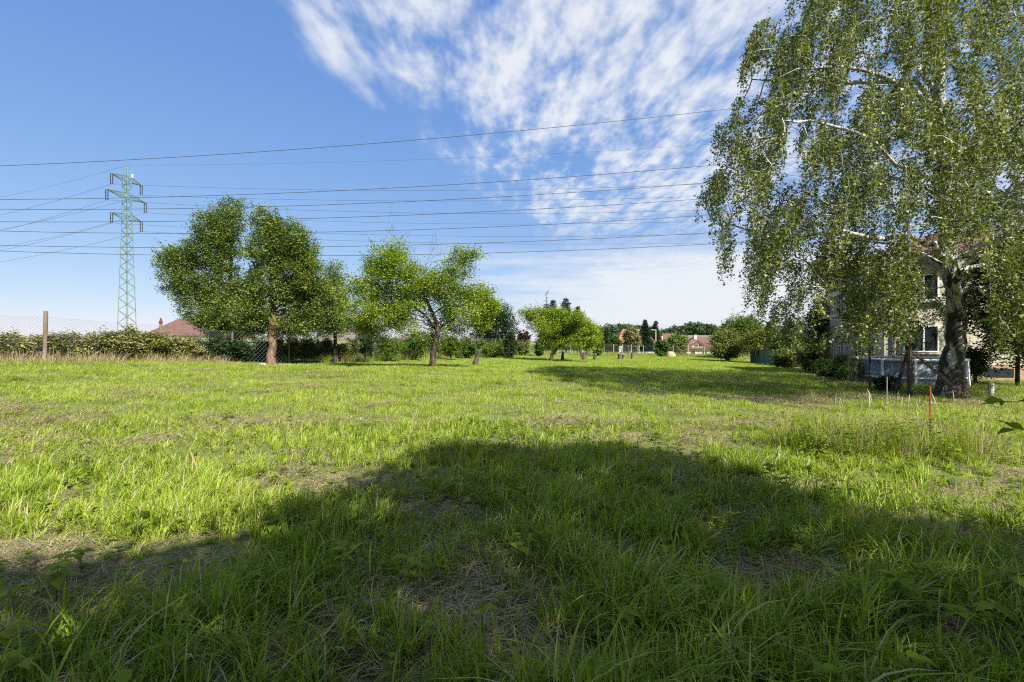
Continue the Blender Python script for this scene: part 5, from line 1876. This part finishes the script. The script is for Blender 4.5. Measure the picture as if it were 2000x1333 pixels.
# pool
pq = at_ground(1768, 18.6)
pool = empty('garden_pool', pq, 'round grey above-ground pool with white frame behind the fence', 'pool')
PR, PH = 1.75, 0.92
NS = 40
ring = [(PR * math.cos(2 * math.pi * i / NS), PR * math.sin(2 * math.pi * i / NS)) for i in range(NS)]
mb = MB()
mb.add([(x, y, -0.1) for x, y in ring] + [(x, y, PH) for x, y in ring] + [(x * 0.985, y * 0.985, PH) for x, y in ring] + [(x * 0.985, y * 0.985, 0.2) for x, y in ring],
       [(i, (i + 1) % NS, NS + (i + 1) % NS, NS + i) for i in range(NS)] + [(NS + i, NS + (i + 1) % NS, 2 * NS + (i + 1) % NS, 2 * NS + i) for i in range(NS)]
       + [(2 * NS + i, 2 * NS + (i + 1) % NS, 3 * NS + (i + 1) % NS, 3 * NS + i) for i in range(NS)])
mb.build('liner', M['liner'], pool, smooth=True)
MB().add([(x * 0.985, y * 0.985, PH - 0.12) for x, y in ring], [tuple(range(NS))]).build('water', M['water'], pool)
NP = 12
for i in range(NP):
    a0, a1 = 2 * math.pi * i / NP, 2 * math.pi * (i + 1) / NP
    pa = [(1.02 * PR * math.cos(a0 + (a1 - a0) * t), 1.02 * PR * math.sin(a0 + (a1 - a0) * t), PH + 0.02) for t in np.linspace(0, 1, 5)]
    MB().tube(pa, 0.04, 8).build('rim_pipe', M['white'], pool)
    x, y = 1.04 * PR * math.cos(a0), 1.04 * PR * math.sin(a0)
    MB().bar((x * 1.03, y * 1.03, 0), (x, y, PH), 0.07, 0.05).build('upright', M['white'], pool)
pa = [(1.012 * PR * math.cos(a), 1.012 * PR * math.sin(a), 0.30) for a in np.linspace(0, 2 * math.pi, 41)]
MB().tube(pa, 0.035, 6, cap=False).build('band', M['white'], pool)

# street lamp far away
q = at_ground(1281, 104)
lamp = empty('street_lamp', q, 'tall pale street lamp beside the dark spruce', 'street lamp')
lh = P(1281, 645, 104)[2] - q[2]
MB().tube([(0, 0, -0.2), (0, 0, lh)], [0.075, 0.05], 8).build('pole', M['white'], lamp)
MB().bar((0.05, 0, lh), (-0.75, 0, lh + 0.05), 0.06).build('arm', M['white'], lamp)
MB().box((-0.85, 0, lh + 0.03), (0.5, 0.2, 0.12)).build('lamp_head', M['post_grey'], lamp)
q = at_ground(1293, 99)
tag(MB().tube([(0, 0, -0.2), (0, 0, P(1293, 657, 99)[2] - q[2])], 0.09, 8).build('utility_post', M['white'], None, tuple(q)), 'short white post right of the street lamp', 'post')

# ------------------------------------------------------------------ pylon and cables
PD = 100.0
pb = np.array([(248 - 1000) / F * PD, PD, g1(-79.7, PD)])
py_ = empty('power_pylon', pb, 'green lattice power pylon with three crossarms at left', 'pylon')
pk = PD / F
H_P = P(248, 323, PD)[2] - pb[2]


def zp(y):
    return P(0, y, PD)[2] - pb[2]


YAW = 1.54
RY = Matrix.Rotation(YAW, 3, 'Z')


def pr(x, y, z):
    return RY @ Vector((x, y, 0)) + Vector((0, 0, z))


def half_w(z):
    return float(np.interp(z, [0, zp(447), zp(345), zp(323)], [1.15, 0.62, 0.50, 0.12]))


legs = [(-1, -1), (1, -1), (1, 1), (-1, 1)]
zs = [0.0]
while zs[-1] < zp(345):
    zs.append(zs[-1] + max(0.9, half_w(zs[-1]) * 1.25))
zs[-1] = zp(345)
for sx_, sy_ in legs:
    mb = MB()
    ks = [-0.5] + zs[1:] + [zp(323)]
    for a_, b_ in zip(ks[:-1], ks[1:]):
        wa, wb = half_w(max(a_, 0)), half_w(b_)
        mb.bar(pr(sx_ * wa, sy_ * wa, a_), pr(sx_ * wb, sy_ * wb, b_), 0.105)
    mb.build('leg', M['pylon'], py_)
for fi in range(4):
    c0, c1 = legs[fi], legs[(fi + 1) % 4]
    mb = MB()
    for i, (a_, b_) in enumerate(zip(zs[:-1], zs[1:])):
        p0, p1 = (c0, c1) if i % 2 == fi % 2 else (c1, c0)
        wa, wb = half_w(a_), half_w(b_)
        mb.bar(pr(p0[0] * wa, p0[1] * wa, a_), pr(p1[0] * wb, p1[1] * wb, b_), 0.055)
    mb.build('lattice_bracing', M['pylon'], py_)
arms = [(346, 363, 31), (379, 396, 39), (420, 436, 31)]
ends = {}
for ai, (yt, yb, _) in enumerate(arms):
    zt = zp((yt + yb) / 2)
    La = 3.7 if ai != 1 else 4.8
    mb = MB()
    for sgn in (-1, 1):
        hw = half_w(zt)
        tipp = pr(sgn * La, 0, zt + 0.35)
        for sy_ in (-1, 1):
            mb.bar(pr(sgn * hw, sy_ * hw, zt + 0.9), tipp, 0.11)
            mb.bar(pr(sgn * hw, sy_ * hw, zt - 0.1), tipp, 0.12)
        for t_ in (0.25, 0.5, 0.75):
            x_ = sgn * (hw + (La - hw) * t_)
            w_ = hw * (1 - t_)
            mb.bar(pr(x_, -w_, zt - 0.1 + 0.45 * t_), pr(x_, w_, zt + 0.9 - 0.55 * t_), 0.06)
        ends[(ai, sgn)] = tipp
    mb.build('crossarm', M['pylon'], py_)
    for sgn in (-1, 1):
        e = ends[(ai, sgn)]
        mb = MB()
        for dx in (-0.22, 0.22):
            ps, rs = [], []
            for q_ in range(13):
                ps.append((e.x + dx, e.y, e.z - 0.15 - q_ * 0.15))
                rs.append(0.11 if q_ % 2 else 0.06)
            mb.tube(ps, rs, 8)
        mb.bar((e.x - 0.35, e.y, e.z - 0.08), (e.x + 0.35, e.y, e.z - 0.08), 0.08)
        mb.bar((e.x - 0.35, e.y, e.z - 2.05), (e.x + 0.35, e.y, e.z - 2.05), 0.08)
        mb.build('insulator', M['insul'], py_)
MB().box(pr(0.75, -0.4, zp(342)), (0.4, 0.3, 0.7)).build('signal_box', M['white'], py_)


def cable(pts, rad, label, group):
    """smooth curve through (px,py,d) knots, extended by its parabola"""
    pts = sorted(pts)
    W = np.array([P(*q) for q in pts])
    s = W[:, 0]
    deg = min(2, len(pts) - 1)
    cz = np.polyfit(s, W[:, 2], deg)
    cyy = np.polyfit(s, W[:, 1], 1)
    xs = np.linspace(s[0], s[-1], 40)
    path = [(x, float(np.polyval(cyy, x)), float(np.polyval(cz, x))) for x in xs]
    o0 = Vector(path[0])
    o = MB().tube([Vector(q) - o0 for q in path], rad, 5).build('power_cable', M['cable'], None, o0)
    tag(o, label, 'cable', group)


ND0, ND1 = 66.0, 62.0
near_w = [([(0, 324), (700, 283), (1440, 212)], 'topmost dark cable crossing the sky above the pylon top'),
          ([(0, 389.5), (700, 371), (1435, 320)], 'second dark cable from the top, crossing the pylon at its middle arm'),
          ([(0, 408.5), (700, 398), (1420, 355)], 'third dark cable from the top, crossing just above the lower arm'),
          ([(0, 433), (700, 424), (1380, 389)], 'fourth dark cable from the top, crossing the pylon at its lowest arm'),
          ([(0, 451), (700, 452), (1365, 422.5)], 'fifth dark cable from the top, just below the lowest arm'),
          ([(0, 479), (700, 481), (1450, 452)], 'sixth dark cable from the top, touching the twigs of the apple tree'),
          ([(0, 490), (250, 497), (700, 499), (1420, 476)], 'lowest dark cable, passing through the apple tree top')]
for kn, lab in near_w:
    xs = np.array([q[0] for q in kn], float)
    ys = np.array([q[1] for q in kn], float)
    co_ = np.polyfit(xs, ys, 2)
    full = [(x, float(np.polyval(co_, x)), ND0 + (ND1 - ND0) * x / 2000) for x in (-450, 0, 500, 1000, 1450, 2000, 2400)]
    cable(full, 0.034, lab, 'cables of the nearer power line')


def tip_px(ai, sgn):
    e = ends[(ai, sgn)]
    w_ = Vector(pb) + e + Vector((0, 0, -2.1))
    return 1000 + w_.x / w_.y * F, 666.5 - (w_.z - CZ) / w_.y * F, w_.y


far_w = [('top', None, [(700, 316), (1410, 281)], (0, 386)),
         ((0, -1), None, [(700, 372), (1420, 358)], (0, 421)), ((0, 1), None, [(700, 392), (1360, 385)], (0, 449)),
         ((1, -1), None, [(700, 414), (1360, 411)], (0, 452)), ((1, 1), None, [(700, 434), (1360, 434)], (0, 484)),
         ((2, -1), None, [(700, 458), (1360, 458)], (0, 490)), ((2, 1), None, [(700, 471), (1360, 476)], (0, 512))]
nm = {'top': 'earth wire at its peak', (0, -1): 'left end of the top arm', (0, 1): 'right end of the top arm', (1, -1): 'left end of the middle arm', (1, 1): 'right end of the middle arm',
      (2, -1): 'left end of the lowest arm', (2, 1): 'right end of the lowest arm'}
for key, _, rp, lp in far_w:
    if key == 'top':
        st_ = (248.0, 323.0, PD)
    else:
        st_ = tip_px(*key)
    for side, kn in (('right', rp), ('left', [lp])):
        xs = np.array([st_[0]] + [q[0] for q in kn], float)
        ys = np.array([st_[1]] + [q[1] for q in kn], float)
        co_ = np.polyfit(xs, ys, len(xs) - 1)
        if side == 'right':
            full = [(x, float(np.polyval(co_, x)), st_[2] + (94 - st_[2]) * (x - st_[0]) / (1900 - st_[0])) for x in np.linspace(st_[0], 1900, 7)]
        else:
            full = [(x, float(np.polyval(co_, x)) - 0.00022 * (x - st_[0]) * (x - lp[0]), st_[2] + 6 * (st_[0] - x) / 400) for x in np.linspace(-160, st_[0], 5)]
        cable(full, 0.024 if key != 'top' else 0.016, 'thin cable running %s from the pylon, %s' % (side, nm[key]), 'cables of the pylon line')

tri = sum(len(o.data.polygons) for o in COL.objects if o.type == 'MESH')
print('tris', sum(len(o.data.loops) - 2 * len(o.data.polygons) for o in COL.objects if o.type == 'MESH'), 'polys', tri, 'objects', len(COL.objects))
